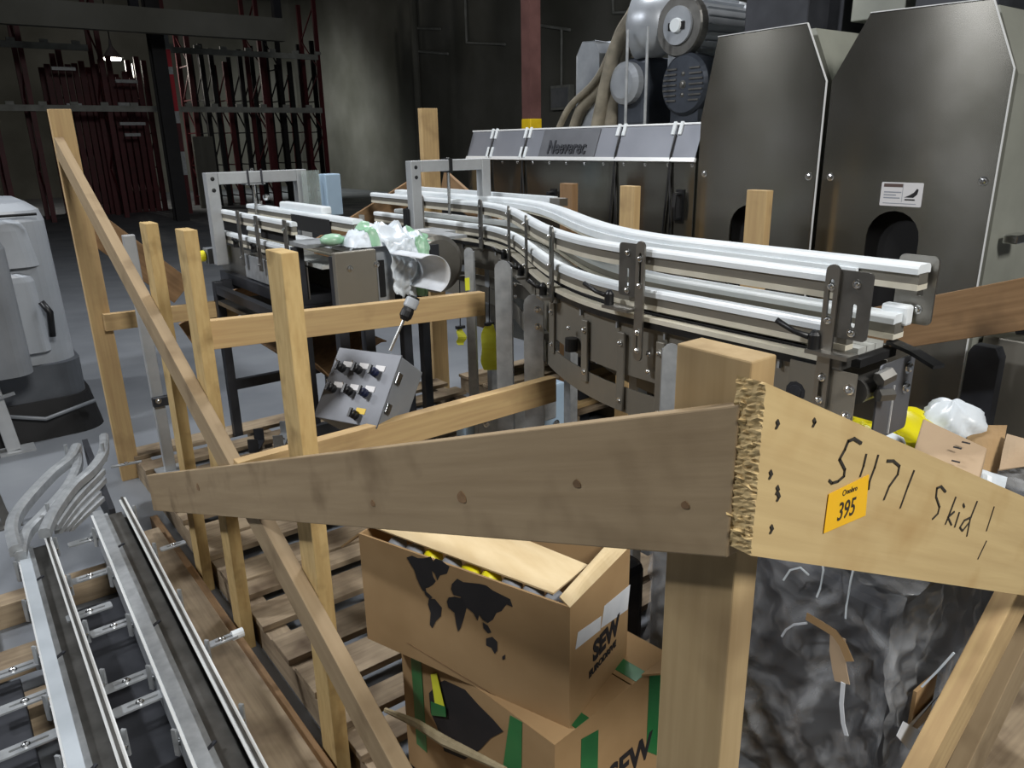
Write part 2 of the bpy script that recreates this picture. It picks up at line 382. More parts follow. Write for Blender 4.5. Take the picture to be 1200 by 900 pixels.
# brown steel column with a yellow foot
c = at(623, 150, y=7.0)
e = thing('steel_column', 'reddish brown steel column with a yellow painted foot', 'column', (c.x, 7.0, 0))
m = MB(); q = .075
for (x0, y0, x1, y1) in ((-q, -q, q, -q + .014), (-q, q - .014, q, q), (-.006, -q + .014, .006, q - .014), (-q, -q + .014, -q + .012, q - .014)):
    m.box((c.x + x0, 7 + y0, 1.83), (c.x + x1, 7 + y1, ZC))
m.build('shaft', 'column_red', e)
MB().box((c.x - .082, 7 - .082, 0), (c.x + .082, 7 + .082, 1.83)).build('yellow_foot', 'yellow_paint', e, bevel=0.008)

# ================================================================ racks in the dark
def upright(name, label, x, y, h, depth=0.95, mat='rack_red', group=None, lean=0.0):
    e = thing(name, label, 'rack upright', (x, y, 0), group)
    for dy in (0, depth):
        MB().hexa([(x - .06, y + dy - .04, 0), (x + .06, y + dy - .04, 0), (x + .06, y + dy + .04, 0), (x - .06, y + dy + .04, 0),
                   (x - .06 + lean, y + dy - .04, h), (x + .06 + lean, y + dy - .04, h), (x + .06 + lean, y + dy + .04, h), (x - .06 + lean, y + dy + .04, h)]).build('post', mat, e)
        MB().box((x - .08, y + dy - .08, 0), (x + .08, y + dy + .08, 0.012)).build('foot_plate', mat, e)
    k = 0; z = 0.25
    while z + 0.9 < h:
        l0 = lean * z / h; l1 = lean * (z + 0.8) / h
        MB().bar((x + l0, y, z), (x + l0, y + depth, z), 0.03, 0.03).build('brace', mat, e)
        a, b = ((y, y + depth) if k % 2 == 0 else (y + depth, y))
        MB().bar((x + l0, a, z), (x + l1, b, z + 0.8), 0.03, 0.03).build('brace', mat, e)
        z += 0.85; k += 1
    return e
RY = 20.5
rack = thing('pallet_rack', 'long pallet rack with grey beams across dark red uprights', 'rack', (0, RY, 0))
def rack_beam(px0, py0, px1, py1, h):
    a = at(px0, py0, y=RY); b = at(px1, py1, y=RY); z = (a.z + b.z) / 2
    MB().box((a.x, RY - 0.09, z - h / 2), (b.x, RY - 0.04, z + h / 2)).build('beam', 'rack_grey', rack)
    x = a.x + 0.1
    while x < b.x:                                            # connector lugs standing on the beam
        MB().box((x, RY - 0.1, z + h / 2), (x + 0.16, RY - 0.03, z + h / 2 + 0.07)).build('lug', 'rack_grey', rack)
        x += 0.62
rack_beam(-40, 128, 376, 128, 0.13)
rack_beam(-40, 51, 102, 55, 0.13); rack_beam(190, 60, 371, 66, 0.13)
for px in (-8, 38, 128, 206, 312, 378):
    x = at(px, 128, y=RY).x
    for dy in (0, 1.0):
        MB().box((x - .05, RY + dy - .03, 0), (x + .05, RY + dy + .05, 5.2)).build('post', 'rack_red', rack)
    for k in range(6):
        a, b = ((0, 1.0) if k % 2 == 0 else (1.0, 0))
        MB().bar((x, RY + a, 0.3 + k * .8), (x, RY + b, 1.1 + k * .8), 0.03, 0.03).build('brace', 'rack_red', rack)
rnd = random.Random(11)
lab_l = 'dark red rack upright standing in the packed row behind the tall wooden corner post'
lab_r = 'dark rack upright with lattice bracing standing against the pale wall'
for i in range(15):
    px = 78 + i * 7.8; y = 22 + 0.0 * i
    x = at(px, 200, y=y).x
    upright('rack_upright', lab_l, x, y, rnd.uniform(3.2, 3.9), group='red uprights packed behind the rack', lean=0.0)
for i in range(11):
    px = 238 + i * 14 + rnd.uniform(-2, 2); y = 22.3
    x = at(px, 190, y=y).x
    upright('rack_upright', lab_r, x, y, rnd.uniform(3.5, 4.6), mat='black_column' if i % 3 else 'rack_red', group='uprights along the pale wall', lean=rnd.uniform(-.04, .04))
# short loose arms and brackets catching light on the rack
for i, (px, py, w) in enumerate([(135, 95, 22), (138, 122, 20), (140, 145, 26), (146, 158, 16), (172, 44, 10), (185, 90, 14), (78, 123, 14), (60, 80, 22)]):
    a = at(px, py, y=21.0)
    MB().box((a.x, 20.95, a.z - .035), (a.x + w * 0.022, 21.05, a.z + .035)).build('arm', 'galvanised', rack)
# black building column with marker strip
c = at(213, 250, z=0); top = Vector((c.x, c.y, ZC))
e = thing('black_column', 'black steel column in front of the racks with red and white marker strip', 'column', (c.x, 18.6, 0))
c = at(213, 255, y=18.6)
m = MB(); m.box((c.x - .14, 18.46, 0), (c.x + .14, 18.5, ZC)).box((c.x - .14, 18.72, 0), (c.x + .14, 18.76, ZC)).box((c.x - .03, 18.5, 0), (c.x + .03, 18.72, ZC))
m.build('shaft', 'black_column', e)
for k, (z0, z1, mt) in enumerate([(1.0, 1.5, 'galvanised'), (1.5, 2.1, 'rack_red'), (2.1, 2.35, 'galvanised'), (2.35, 3.1, 'red_tape'), (3.1, 3.25, 'galvanised'), (3.25, 3.6, 'red_tape'), (3.6, 4.3, 'galvanised')]):
    MB().box((c.x + .15, 18.5, z0), (c.x + .24, 18.54, z1)).build('marker_strip', mt, e)
# low slab leaning between racks
a = at(224, 160, y=22.0); b = at(254, 208, y=22.0)
tag(MB().box((a.x, 21.9, 0), (b.x, 22.0, a.z)).build('grey_panel', 'concrete_wall'), 'plain grey panel standing among the rack uprights', 'panel')
# hanging lamp
c = at(132, 69, y=24.0)
e = thing('ceiling_lamp', 'small lit hall lamp shining over the dark racks', 'lamp', c)
MB().lathe([(0.02, 0.5), (0.05, 0.3), (0.22, 0.06), (0.24, 0.02)], Matrix.Translation(c), 20).build('reflector', 'galvanised', e, smooth=True)
MB().lathe([(0.2, -0.03), (0.22, 0.02)], Matrix.Translation(c), 20).build('glowing_lens', 'lamp_glow', e)
MB().tube([(c.x, c.y, c.z + .45), (c.x, c.y, ZC)], 0.015, 6).build('cable', 'black_rubber', e)
l = bpy.data.lights.new('lamp_light', 'POINT'); l.energy = 150; l.shadow_soft_size = 0.2; l.color = (1, .95, .85)
lo = bpy.data.objects.new('lamp_light', l); COL.objects.link(lo); lo.location = (c.x, c.y, c.z - 0.2)

# ================================================================ the wooden skid with its posts and braces
X0, X1, Y0, Y1 = 0.575, 2.50, 0.395, 4.10
skid = thing('wooden_skid', 'open wooden shipping skid with nailed posts, diagonal braces and cross boards', 'skid', (1.5, 2.2, 0))
NX, NY, NZ = Vector((-1, 0, 0)), Vector((0, -1, 0)), Vector((0, 0, 1))
for x in (0.66, 1.28, 1.9, 2.44): board('stringer', (x, 0.42, 0.0475), (x, 4.15, 0.0475), 0.07, 0.095, NZ, 'pallet_wood', skid)
yy = 0.49
rnd = random.Random(5)
while yy < 4.15:
    w = rnd.choice((0.12, 0.14, 0.14, 0.09))
    board('deck_board', (0.625 + rnd.uniform(-.008, .0), yy, 0.107), (2.5, yy + rnd.uniform(-.01, .01), 0.107), w, 0.022, NZ, 'pallet_wood', skid)
    yy += w + rnd.uniform(0.03, 0.11)
board('gap_shade_board', (.549, .95, .043), (.549, 3.3, .043), .085, .03, NX, 'wood_brown', skid)  # board added to darken the shadowed gap beside the low pallet
def post(x, y, z1, mat='pine_yellow', wide='y', z0=0.0):
    # stands on the floor against the skid edge; 38 x 89 mm
    return board('post', (x, y, z0), (x, y, z1), 0.089, 0.038, NX if wide == 'y' else NY, mat, skid)
post(X0 + .019, Y0 + .0445, 1.405, 'pine_stained')                     # front corner
post(X0 + .019, 1.578, 1.388); post(X0 + .019, 2.295, 1.378); post(X0 + .019, 2.735, 1.366)
a = at(69, 128, y=4.0); b = at(152, 548, y=4.0)
t = a + (b - a) * (a.z / (a.z - b.z)) if b.z > 0.02 else b
board('post', (b.x, 4.0, 0.0), a, 0.089, 0.038, NY, 'pine', skid)
c = at(501, 127, y=4.16); board('post', (c.x, 4.16, 0), (c.x, 4.16, c.z), 0.115, 0.04, NY, 'pine', skid)
for px, py, mt in ((663, 215, 'wood_brown'), (735, 218, 'pine'), (887, 223, 'pine')):
    c = at(px, py, x=X1); board('post', (X1 + .02, c.y, 0.0), (X1 + .02, c.y, c.z), 0.089, 0.04, NX, mt, skid)
# diagonal from the tall far post down to the near end (left side)
a = at(70, 172, x=0.556); b = at(462, 900, x=0.556); dirn = (b - a).normalized()
b2 = a + dirn * ((a.z - 0.06) / -dirn.z)
board('diagonal_brace', a, b2, 0.089, 0.036, NX, 'pine_grey', skid)
# broad board nailed over it, from the front post down to the far end
a = at(866, 563, x=0.5515); b = at(180, 577, x=0.522)
a2 = a + (a - b).normalized() * 0.002
broad = board('broad_brace', a2, b, 0.143, 0.024, NX, 'pine_grey', skid, plumb=True)
for px, py, r in ((541, 583, .009), (676, 567, .005), (803, 592, .004), (232, 571, .012), (437, 590, .006)):   # knots
    q = at(px, py, x=.535)
    for _ in range(4): q = at(px, py, x=.5392 - (q.y - a.y) / (b.y - a.y) * .0295)
    MB().plate([(r * 1.3 * math.cos(i * .628), r * (1 + .2 * math.sin(i * 2)) * math.sin(i * .628)) for i in range(10)], .0008, frame(q, b - a, n=NX)).build('knot', 'wood_brown', broad)
# broad board round the corner, along the end of the skid
a = at(884, 551, y=0.372); b = at(1200, 642, y=0.372); d = (b - a).normalized()
a2 = a + d * -0.018
written = board('written_brace', a2, a + d * 2.15, 0.150, 0.030, NY, 'pine_pale', skid, jag=0.0018, plumb=True)
# counter diagonal behind it, on the end face
a = at(1186, 700, y=0.42); b = at(1082, 900, y=0.42); d = (a - b).normalized()
board('diagonal_brace', b - d * 0.55, a + d * 0.03, 0.089, 0.036, Vector((0.0, -1, 0)), 'pine', skid)
a = at(1230, 690, y=0.46); b = at(1130, 900, y=0.46); d = (a - b).normalized()
board('diagonal_brace', b - d * 0.5, a + d * 0.03, 0.11, 0.036, NY, 'pine_grey', skid)
# right side brace seen behind the conveyor end
a = at(1085, 376, x=X1 - .012); b = at(1200, 356, x=X1 - .012); d = (b - a).normalized()
board('broad_brace', a - d * 0.75, b + d * 0.5, 0.15, 0.024, NX, 'wood_brown', skid)
# cross boards
a = at(216, 396, y=2.36); b = at(565, 355, y=2.36)
board('cross_board', (0.6, 2.36, a.z), b, 0.089, 0.038, NY, 'pine', skid)
a = at(300, 552, y=1.93); b = at(648, 455, y=1.93); d = (b - a).normalized()
board('cross_board', a - d * 0.05, b, 0.089, 0.038, NY, 'pine', skid)
a = at(122, 378, y=3.96); b = at(302, 356, y=3.96)
board('cross_board', a, b, 0.08, 0.036, NY, 'pine', skid)
# far end braces
a = at(104, 262, y=4.05); b = at(214, 342, y=4.05)
board('diagonal_brace', a, b, 0.14, 0.022, NY, 'wood_brown', skid)
a = at(410, 270, y=4.19); b = at(508, 208, y=4.19); d = (b - a).normalized()
board('diagonal_brace', a - d * 1.1, b, 0.13, 0.022, NY, 'wood_brown', skid)
a = at(520, 212, x=X1 - .015); b = at(560, 248, x=X1 - .015); d = (b - a).normalized()
board('diagonal_brace', a, b + d * 0.5, 0.13, 0.022, NX, 'wood_brown', skid)
# nail marks and writing on the board at the corner
def on_board(px, py, off=0.0156): return at(px, py, y=0.372 - off)
def stroke(mb, pix, r=1.2):
    pts = [on_board(*p) for p in pix]
    for i in range(len(pts) - 1):
        u = (pts[i + 1] - pts[i]); L = u.length
        w = 0.0022 * r * (1.0 - 0.25 * (i / max(1, len(pts) - 2)))
        mb.box((-w * 0.4, -w / 2, -0.0004), (L + w * 0.4, w / 2, 0.0006), frame(pts[i], u, n=NY))
def character(strokes, rs, name='handwritten_character'):
    mb = MB()
    for st, r in zip(strokes, rs): stroke(mb, st, r)
    return mb.build(name, 'marker_ink', written)
character([[(1009, 519), (1001, 514), (994, 517), (990, 527), (984, 538), (990, 550), (989, 558), (982, 564), (975, 566), (972, 563)]], [1.5])
character([[(1015, 533), (1012, 546), (1008, 558)]], [1.2]); character([[(1029, 534), (1025, 548), (1019, 564), (1018, 573)]], [1.2])
character([[(1040, 540), (1047, 540), (1054, 546), (1052, 556), (1042, 570), (1036, 585)]], [1.4])
character([[(1071, 552), (1064, 570), (1055, 595)]], [1.2])
character([[(1108, 576), (1103, 570), (1098, 572), (1097, 582), (1101, 594), (1099, 602), (1093, 608)]], [1.3])
character([[(1120, 583), (1112, 604), (1108, 614)], [(1118, 600), (1111, 606), (1115, 615)]], [1.2, 1.2])
character([[(1124, 601), (1119, 617)]], [1.2]); character([[(1129, 591), (1130, 594)]], [1.3])
character([[(1145, 588), (1137, 608), (1133, 628)], [(1138, 606), (1130, 610), (1125, 618), (1128, 622), (1136, 612)]], [1.2, 1.2])
character([[(1165, 594), (1156, 622)]], [0.7]); character([[(1156, 634), (1146, 655)]], [0.6], 'pencil_mark')
for px, py in ((911, 497), (954, 495), (903, 556), (911, 574), (912, 582), (904, 620)):
    character([[(px, py - 3), (px + 1, py), (px - 1, py + 4)]], [1.6], 'nail_mark')
# yellow lot tag
q = [on_board(*p, off=0.0160) for p in ((965, 625), (1014, 604), (1018, 556), (971, 579))]
ux = (q[1] - q[0]).normalized(); M = frame((q[0] + q[1] + q[2] + q[3]) / 4, ux, n=NY)
Mi = M.inverted(); loc = [Mi @ p for p in q]
tg = MB(); tg.plate([(p.x, p.y) for p in loc], 0.0004, Matrix.Identity(4)); tg.mat(1)
v, f = text_mesh('395', 0.029, 0.0002, 0.0002, 0.82)
tg.add(v, f, Matrix.Translation((0.0, -0.006, 0.0007)))
v, f = text_mesh('nobro', 0.0085, 0.0002, 0.0001)
tg.add(v, f, Matrix.Translation((0.004, 0.0155, 0.0007)))
tg.plate([(0.0035 * math.cos(i * .524) - 0.011, 0.0035 * math.sin(i * .524) + 0.0155) for i in range(12)], 0.0003, Matrix.Translation((0, 0, 0.0005)),
         [[(0.0024 * math.cos(i * .524) - 0.011, 0.0024 * math.sin(i * .524) + 0.0155) for i in range(12)]])
tg.build('lot_tag', ['tag_yellow', 'marker_ink'], written, M)['label'] = 'yellow lot tag printed 395'

# ================================================================ the curved conveyor on the skid
def cxy(y):
    t = min(1, max(0, (y - 1.40) / 1.65)); return 1.575 + 0.625 * (3 * t * t - 2 * t * t * t)
CY0, CY1 = 0.77, 4.08
def path(o, z, y0=CY0, y1=CY1, n=60, f=cxy):
    out = []
    for i in range(n + 1):
        y = y0 + (y1 - y0) * i / n; e = 0.01
        t = Vector((f(y + e) - f(y - e), 2 * e, 0)).normalized(); sd = Vector((t.y, -t.x, 0))
        out.append(Vector((f(y), y, z)) + sd * o)
    return out
def side(o, y, z, f=cxy):
    p = path(o, z, y, y + 0.001, 1, f)[0]; t = (path(o, z, y + .01, y + .02, 1, f)[0] - p).normalized()
    return p, t
def rect(w, h, dx=0.0, dz=0.0): return [(dx - w / 2, dz - h), (dx + w / 2, dz - h), (dx + w / 2, dz), (dx - w / 2, dz)][::-1]
def rounded(w, h, r, dx=0.0):                 # white rail head: rounded top
    return [(dx + w / 2, -h), (dx - w / 2, -h), (dx - w / 2, -r), (dx - w / 2 + r * .4, -r * .3), (dx - w / 2 + r, 0), (dx + w / 2 - r, 0), (dx + w / 2 - r * .4, -r * .3), (dx + w / 2, -r)]
conv = thing('curved_conveyor', 'S-curved bottle conveyor with white plastic guide rails on steel brackets', 'conveyor', (1.9, 2.4, 0.12))
def guide_rail(parent, o, z, y0, y1, n, f=cxy, w=0.038, strip=True, metal='sheet_steel'):
    g = MB().sweep(path(o, z - 0.019, y0, y1, n, f), rect(w * .72, 0.024)).build('guide_rail', metal, parent)
    MB().sweep(path(o, z, y0, y1, n, f), rounded(w, 0.020, 0.008)).build('white_rail_cap', 'white_plastic', g, smooth=False)
    if strip: MB().sweep(path(o, z - 0.042, y0, y1, n, f), rect(w * .8, 0.013)).build('cream_wear_strip', 'cream_plastic', g)
    return g
OF, OB = -0.085, 0.085
guide_rail(conv, OF, 1.330, 0.80, CY1, 64); guide_rail(conv, OB, 1.338, CY0 - .03, CY1, 64, w=0.056)
guide_rail(conv, OF + .012, 1.222, 0.80, CY1, 64); guide_rail(conv, OB - .012, 1.228, CY0, CY1, 64, w=0.056)
# second white band on the inside of the back rail
MB().sweep(path(OB - 0.03, 1.318, CY0 + .1, CY1, 64), rect(0.012, 0.022)).build('inner_wear_strip', 'white_plastic', conv)
# belt: slats lie between the lower rails
for o in (-0.036, 0.0, 0.036):
    MB().sweep(path(o, 1.168, CY0 + .02, CY1, 64), rect(0.033, 0.014)).build('belt_strip', 'belt_plastic', conv)
MB().sweep(path(0, 1.152, CY0, CY1, 64), rect(0.15, 0.018)).build('belt_bed', 'matte_black', conv)
MB().sweep(path(OF - .004, 1.150, CY0 + .03, CY1, 64), rect(0.03, 0.012)).build('chain_guide', 'cream_plastic', conv)
MB().sweep(path(OF - .006, 1.136, CY0 + .03, CY1, 64), rect(0.02, 0.016)).build('chain_guide', 'black_plastic', conv)
# side sheets and lower return channel
MB().sweep(path(OF + .004, 1.118, CY0 + .02, 2.10, 40), rect(0.004, 0.150)).build('side_sheet', 'sheet_steel', conv)
MB().sweep(path(OB - .004, 1.118, CY0 + .02, CY1, 50), rect(0.004, 0.150)).build('side_sheet', 'sheet_steel', conv)
MB().sweep(path(OF + .004, 1.118, 2.12, CY1, 40), rect(0.004, 0.080)).build('side_sheet', 'sheet_steel', conv)
for o in (OF, OB):
    MB().sweep(path(o, 0.93, 0.95, CY1, 50), [(0.002, 0), (-0.002, 0), (-0.002, -0.075), (0.035 if o < 0 else -0.035, -0.075), (0.035 if o < 0 else -0.035, -0.071), (0.002, -0.071)] if o < 0 else rect(0.004, 0.07)).build('return_channel', 'sheet_steel', conv)
for i in range(14):                                            # small studs under the guide
    y = 0.95 + i * 0.17; p, t = side(OF - .004, y, 1.12)
    MB().cbox((0, 0, 0), (0.010, 0.006, 0.045), Matrix.Translation(p)).build('stud', 'galvanised', conv)
    if i % 2 == 0:
        bolt(conv, (p.x - 0.006, p.y + .05, 1.05), NX, 0.006, 0.007); bolt(conv, (p.x - 0.006, p.y + .05, 1.0), NX, 0.006, 0.007)
def stadium(w, h, n=6):
    r = w / 2; out = []
    for i in range(n + 1): a = math.pi * i / n; out.append((r * math.cos(a), h / 2 - r + r * math.sin(a)))
    for i in range(n + 1): a = math.pi + math.pi * i / n; out.append((r * math.cos(a), -h / 2 + r + r * math.sin(a)))
    return out
def rrect(w, h, r, n=4):
    out = []
    for cx, cy, a0 in ((w / 2 - r, h / 2 - r, 0), (-w / 2 + r, h / 2 - r, .5), (-w / 2 + r, -h / 2 + r, 1), (w / 2 - r, -h / 2 + r, 1.5)):
        out += [(cx + r * math.cos(math.pi * (a0 + .5 * i / n)), cy + r * math.sin(math.pi * (a0 + .5 * i / n))) for i in range(n + 1)]
    return out
def off(pts, dx, dy): return [(p[0] + dx, p[1] + dy) for p in pts]
def clamp_lever(parent, p, d, L=0.07):
    p = Vector(p); d = Vector(d).normalized()
    g = MB().lathe([(0.013, 0), (0.013, 0.03), (0.009, 0.036), (0.005, 0.04)], Matrix.Translation(p), 14).build('lever_hub', 'black_plastic', parent, smooth=False)
    MB().tube([p + NZ * .022, p + NZ * .03 + d * L * .5, p + NZ * .05 + d * L], [0.008, 0.006, 0.007], 8).build('lever_arm', 'black_plastic', g, smooth=True)
def big_bracket(y, f=cxy, o=OF - .024, sd=1):
    p, t = side(o, y, 0, f); n = Vector((-t.y, t.x, 0)); t = -t      # n looks to the front; t towards the camera end
    M = frame((p.x, p.y, 1.27), t, n=n)
    b = MB().plate(rrect(0.080, 0.140, 0.010), 0.005, M, [off(stadium(0.010, 0.05), 0.008 * sd, -.02)]).build('bracket', 'cast_steel', conv)
    M2 = frame(Vector((p.x, p.y, 1.19)) + n * 0.006 - t * 0.042 * sd, t, n=n)
    MB().plate(off(stadium(0.030, 0.320), 0, 0), 0.006, M2, [off(stadium(0.010, 0.09), 0, .085), off(stadium(0.010, 0.06), 0, -.10)]).build('slotted_bar', 'stainless_soft', b)
    for dx, dz in ((0.008 * sd, 0.045), (0.008 * sd, -0.055)):
        bolt(b, M @ Vector((dx, dz, 0.005)), n, 0.006, 0.008)
    for dz in (0.115, 0.045, -0.08, -0.13):
        bolt(b, M2 @ Vector((0, dz, 0.006)), n, 0.006, 0.008)
    MB().box((-0.075, -0.004, 0), (0.02, 0.004, 0.045), frame(Vector((p.x, p.y, 1.165)) - n * 0.012, t, n=n)).build('tab', 'stainless_soft', b)
    clamp_lever(b, Vector((p.x, p.y, 1.169)) - t * 0.066 + n * 0.014, -t + n * 0.2, 0.085)
    return b
def small_bracket(y, o=OF - .022, lever=True, mat='cast_steel', z0=1.10):
    p, t = side(o, y, 0); n = Vector((-t.y, t.x, 0)); t = -t
    M = frame((p.x, p.y, (z0 + 1.345) / 2), t, n=n)
    b = MB().plate(stadium(0.034, 1.345 - z0), 0.006, M, [off(stadium(0.008, 0.05), 0, .06)]).build('bracket', mat, conv)
    for dz in (0.09, 0.0, -0.06): bolt(b, M @ Vector((0, dz, 0.006)), n, 0.005, 0.012)
    MB().box((-0.05, -0.004, 0), (0.01, 0.004, 0.05), frame(Vector((p.x, p.y, 1.115)) - n * 0.01, t, n=n)).build('tab', 'stainless_soft', b)
    if lever: clamp_lever(b, Vector((p.x, p.y, 1.119)) - t * 0.045 + n * 0.018, n, 0.05)
    return b
big_bracket(0.785); big_bracket(1.40, sd=-1)
for y in (1.80, 2.14, 2.52): small_bracket(y)
small_bracket(2.95, lever=False); small_bracket(3.5, lever=False, mat='stainless_soft')
# back-side end plate and near end drive
M = frame((1.70, 0.77, 1.275), Vector((0, -1, 0)), n=NX)
b = MB().plate(rrect(0.085, 0.150, 0.012), 0.005, M, [off(rrect(0.012, 0.025, 0.003), 0.012, 0.0)]).build('end_plate', 'stainless_soft', conv)
for dx, dz in ((0.012, 0.038), (0.012, -0.042)): bolt(b, M @ Vector((dx, dz, .005)), NX, 0.007, 0.007)
MB().cbox((1.67, 0.79, 1.222), (0.03, 0.06, 0.045)).build('rail_end', 'white_plastic', conv, bevel=0.006)
M = frame((1.415, 0.775, 1.085), Vector((0, -1, 0)), n=NX)
b = MB().plate([(-0.11, -0.115), (0.045, -0.115), (0.045, 0.06), (-0.11, 0.06)], 0.004, frame((1.468, 0.80, 1.07), Vector((0, -1, 0)), n=NX)).build('drive_side_sheet', 'sheet_steel', conv)
for dz in (0.02, -0.04): bolt(b, (1.464, 0.768, 1.075 + dz), NX, 0.008, 0.009)
bolt(b, (1.464, 0.89, 1.06), NX, 0.016, 0.003, 'dark_steel', 'round_cap')
M = frame((1.585, 0.735, 1.06), Vector((1, 0, 0)), n=NY)
b = MB().plate(rrect(0.145, 0.170, 0.010), 0.004, M).build('end_guard', 'plate_grey', conv)
MB().box((1.576, 0.728, 0.98), (1.578, 0.733, 1.09)).build('fold', 'edge_steel', b)
for dx, dz in ((0.045, 0.060), (0.045, 0.015)): bolt(b, M @ Vector((dx, dz, .004)), NY, 0.010, 0.009)
MB().tube([(1.49, 0.77, 1.085), (1.66, 0.77, 1.085)], 0.028, 16).build('drive_roller', 'cast_steel', conv)
MB().tube([(1.495, 0.725, 1.12), (1.525, 0.715, 1.13)], 0.016, 6).build('tension_nut', 'cast_steel', conv)
MB().tube([(1.50, 0.725, 1.085), (1.53, 0.71, 1.085)], 0.014, 6).build('tension_nut', 'cast_steel', conv)
a = at(1045, 398, x=1.64); b = at(1101, 428, x=1.60)
MB().sweep([a, (a + b) / 2 + Vector((0, 0, .004)), b], rect(0.03, 0.008)).build('chain_tail', 'black_plastic', conv)
MB().box((1.46, 0.79, 1.13), (1.66, 0.82, 1.155)).build('end_bar', 'cast_steel', conv, bevel=0.003)
# legs of bent channel with rounded tops
def leg(px, ptop, x, w=0.05, z0=0.118, mat='galvanised', parent=None, dy=0.0):
    c = at(px, ptop, x=x); y = c.y + dy
    h = c.z - z0
    face = off(stadium(w, h + w * 0.0), 0, 0)
    face = [(p[0], p[1] if p[1] > 0 else -h / 2) for p in face]; u = [face[0]]
    for p in face[1:]:
        if (Vector((p[0], p[1])) - Vector((u[-1][0], u[-1][1]))).length > 1e-4: u.append(p)
    xs = [p for p in u if p[1] > -h / 2 + 1e-6] + [(-w / 2, -h / 2), (w / 2, -h / 2)]
    M = frame((x, y, z0 + h / 2), Vector((1, -1, 0)), n=Vector((-1, -1, 0)))
    g = MB().plate(xs, 0.004, M).build('leg', mat, parent or conv)
    for s in (-1, 1):
        MB().box((s * (w / 2 - .002) - .002, -h / 2, -0.03), (s * (w / 2 - .002) + .002, h / 2 - w / 2, 0), M).build('flange', mat, g)
    MB().box((-w * .8, -h / 2, -0.05), (w * .8, -h / 2 + 0.008, 0.03), M).build('foot', mat, g)
    return g, M, h
leg(589, 305, 1.58, 0.058); g, M, h = leg(625, 345, 1.605, 0.068)
bolt(g, M @ Vector((0.014, h / 2 - .05, .004)), M.col[2].xyz, 0.008); bolt(g, M @ Vector((0.014, h / 2 - .11, .004)), M.col[2].xyz, 0.008)
leg(549, 290, 1.70, 0.036); leg(787, 402, 1.43, 0.042)
for y in (1.6, 2.3, 3.2, 3.9):
    p, t = side(0.10, y, 0); MB().box((p.x - .02, p.y - .02, .118), (p.x + .02, p.y + .02, 1.1)).build('leg', 'galvanised', conv)
for y in (1.3, 2.1, 3.4):                                     # cross ties between the sides
    p, t = side(0, y, 0.90); q = Vector((t.y, -t.x, 0))
    MB().bar(p - q * .085, p + q * .085, 0.04, 0.03).build('cross_tie', 'sheet_steel', conv)
# vertical hangers under the side sheets
for y, z0 in ((1.30, 0.86), (1.44, 0.86), (1.60, 0.90), (1.84, .92), (2.0, .95)):
    p, t = side(OF - .008, y, 0); MB().box((p.x - .005, p.y - .013, z0), (p.x + .003, p.y + .013, 1.09)).build('hanger', 'sheet_steel', conv, bevel=0.002)
    bolt(conv, (p.x - .005, p.y, z0 + .03), NX, 0.006, 0.006); bolt(conv, (p.x - .005, p.y, 1.06), NX, 0.006, 0.010)
p, t = side(OF - .02, 1.66, 0); MB().tube([(p.x, p.y, .98), (p.x, p.y, 1.02)], 0.02, 14).build('sensor', 'black_plastic', conv)
# portal over the far straight
def portal(parent, px0, py0, px1, py1, y, w, zb, mat='aluminium'):
    a = at(px0, py0, y=y); b = at(px1, py1, y=y); z = (a.z + b.z) / 2
    MB().box((a.x, y - w / 2, zb), (a.x + w, y + w / 2, z)).build('portal_post', mat, parent, bevel=0.003)
    MB().box((b.x - w, y - w / 2, zb), (b.x, y + w / 2, z)).build('portal_post', mat, parent, bevel=0.003)
    MB().box((a.x + w, y - w / 2, z - w), (b.x - w, y + w / 2, z)).build('portal_beam', mat, parent, bevel=0.003)
    return a.x, b.x, z
xa, xb, zt = portal(conv, 478, 190, 571, 184, 3.22, 0.052, 1.13)
MB().tube([(xa + .22, 3.22, zt + .01), (xa + .22, 3.22, 1.26)], 0.008).build('sensor_rod', 'bright_steel', conv)
MB().box((xa + .21, 3.185, zt - .06), (xa + .225, 3.255, zt + .006)).build('cable_tie', 'black_plastic', conv)
for dz in (.03, .075): bolt(conv, (xa + .026, 3.194, zt - dz), NY, 0.006, 0.003, 'black_plastic')
MB().box((xa - .02, 3.23, 1.2), (xa - .002, 3.26, 1.3)).build('sensor', 'black_plastic', conv)
p, t = side(OF - .03, 3.55, 0); MB().box((p.x - .02, p.y - .02, 1.2), (p.x + .02, p.y + .02, 1.26)).build('sensor', 'black_plastic', conv)
# low parallel white rail behind, with a steel end
tag_rail = MB().bar((2.36, 2.75, 1.335), (2.40, 4.05, 1.335), 0.03, 0.03).build('outer_rail', 'white_plastic', conv)
MB().box((2.335, 2.69, 1.31), (2.385, 2.76, 1.345)).build('rail_clip', 'stainless_soft', conv)

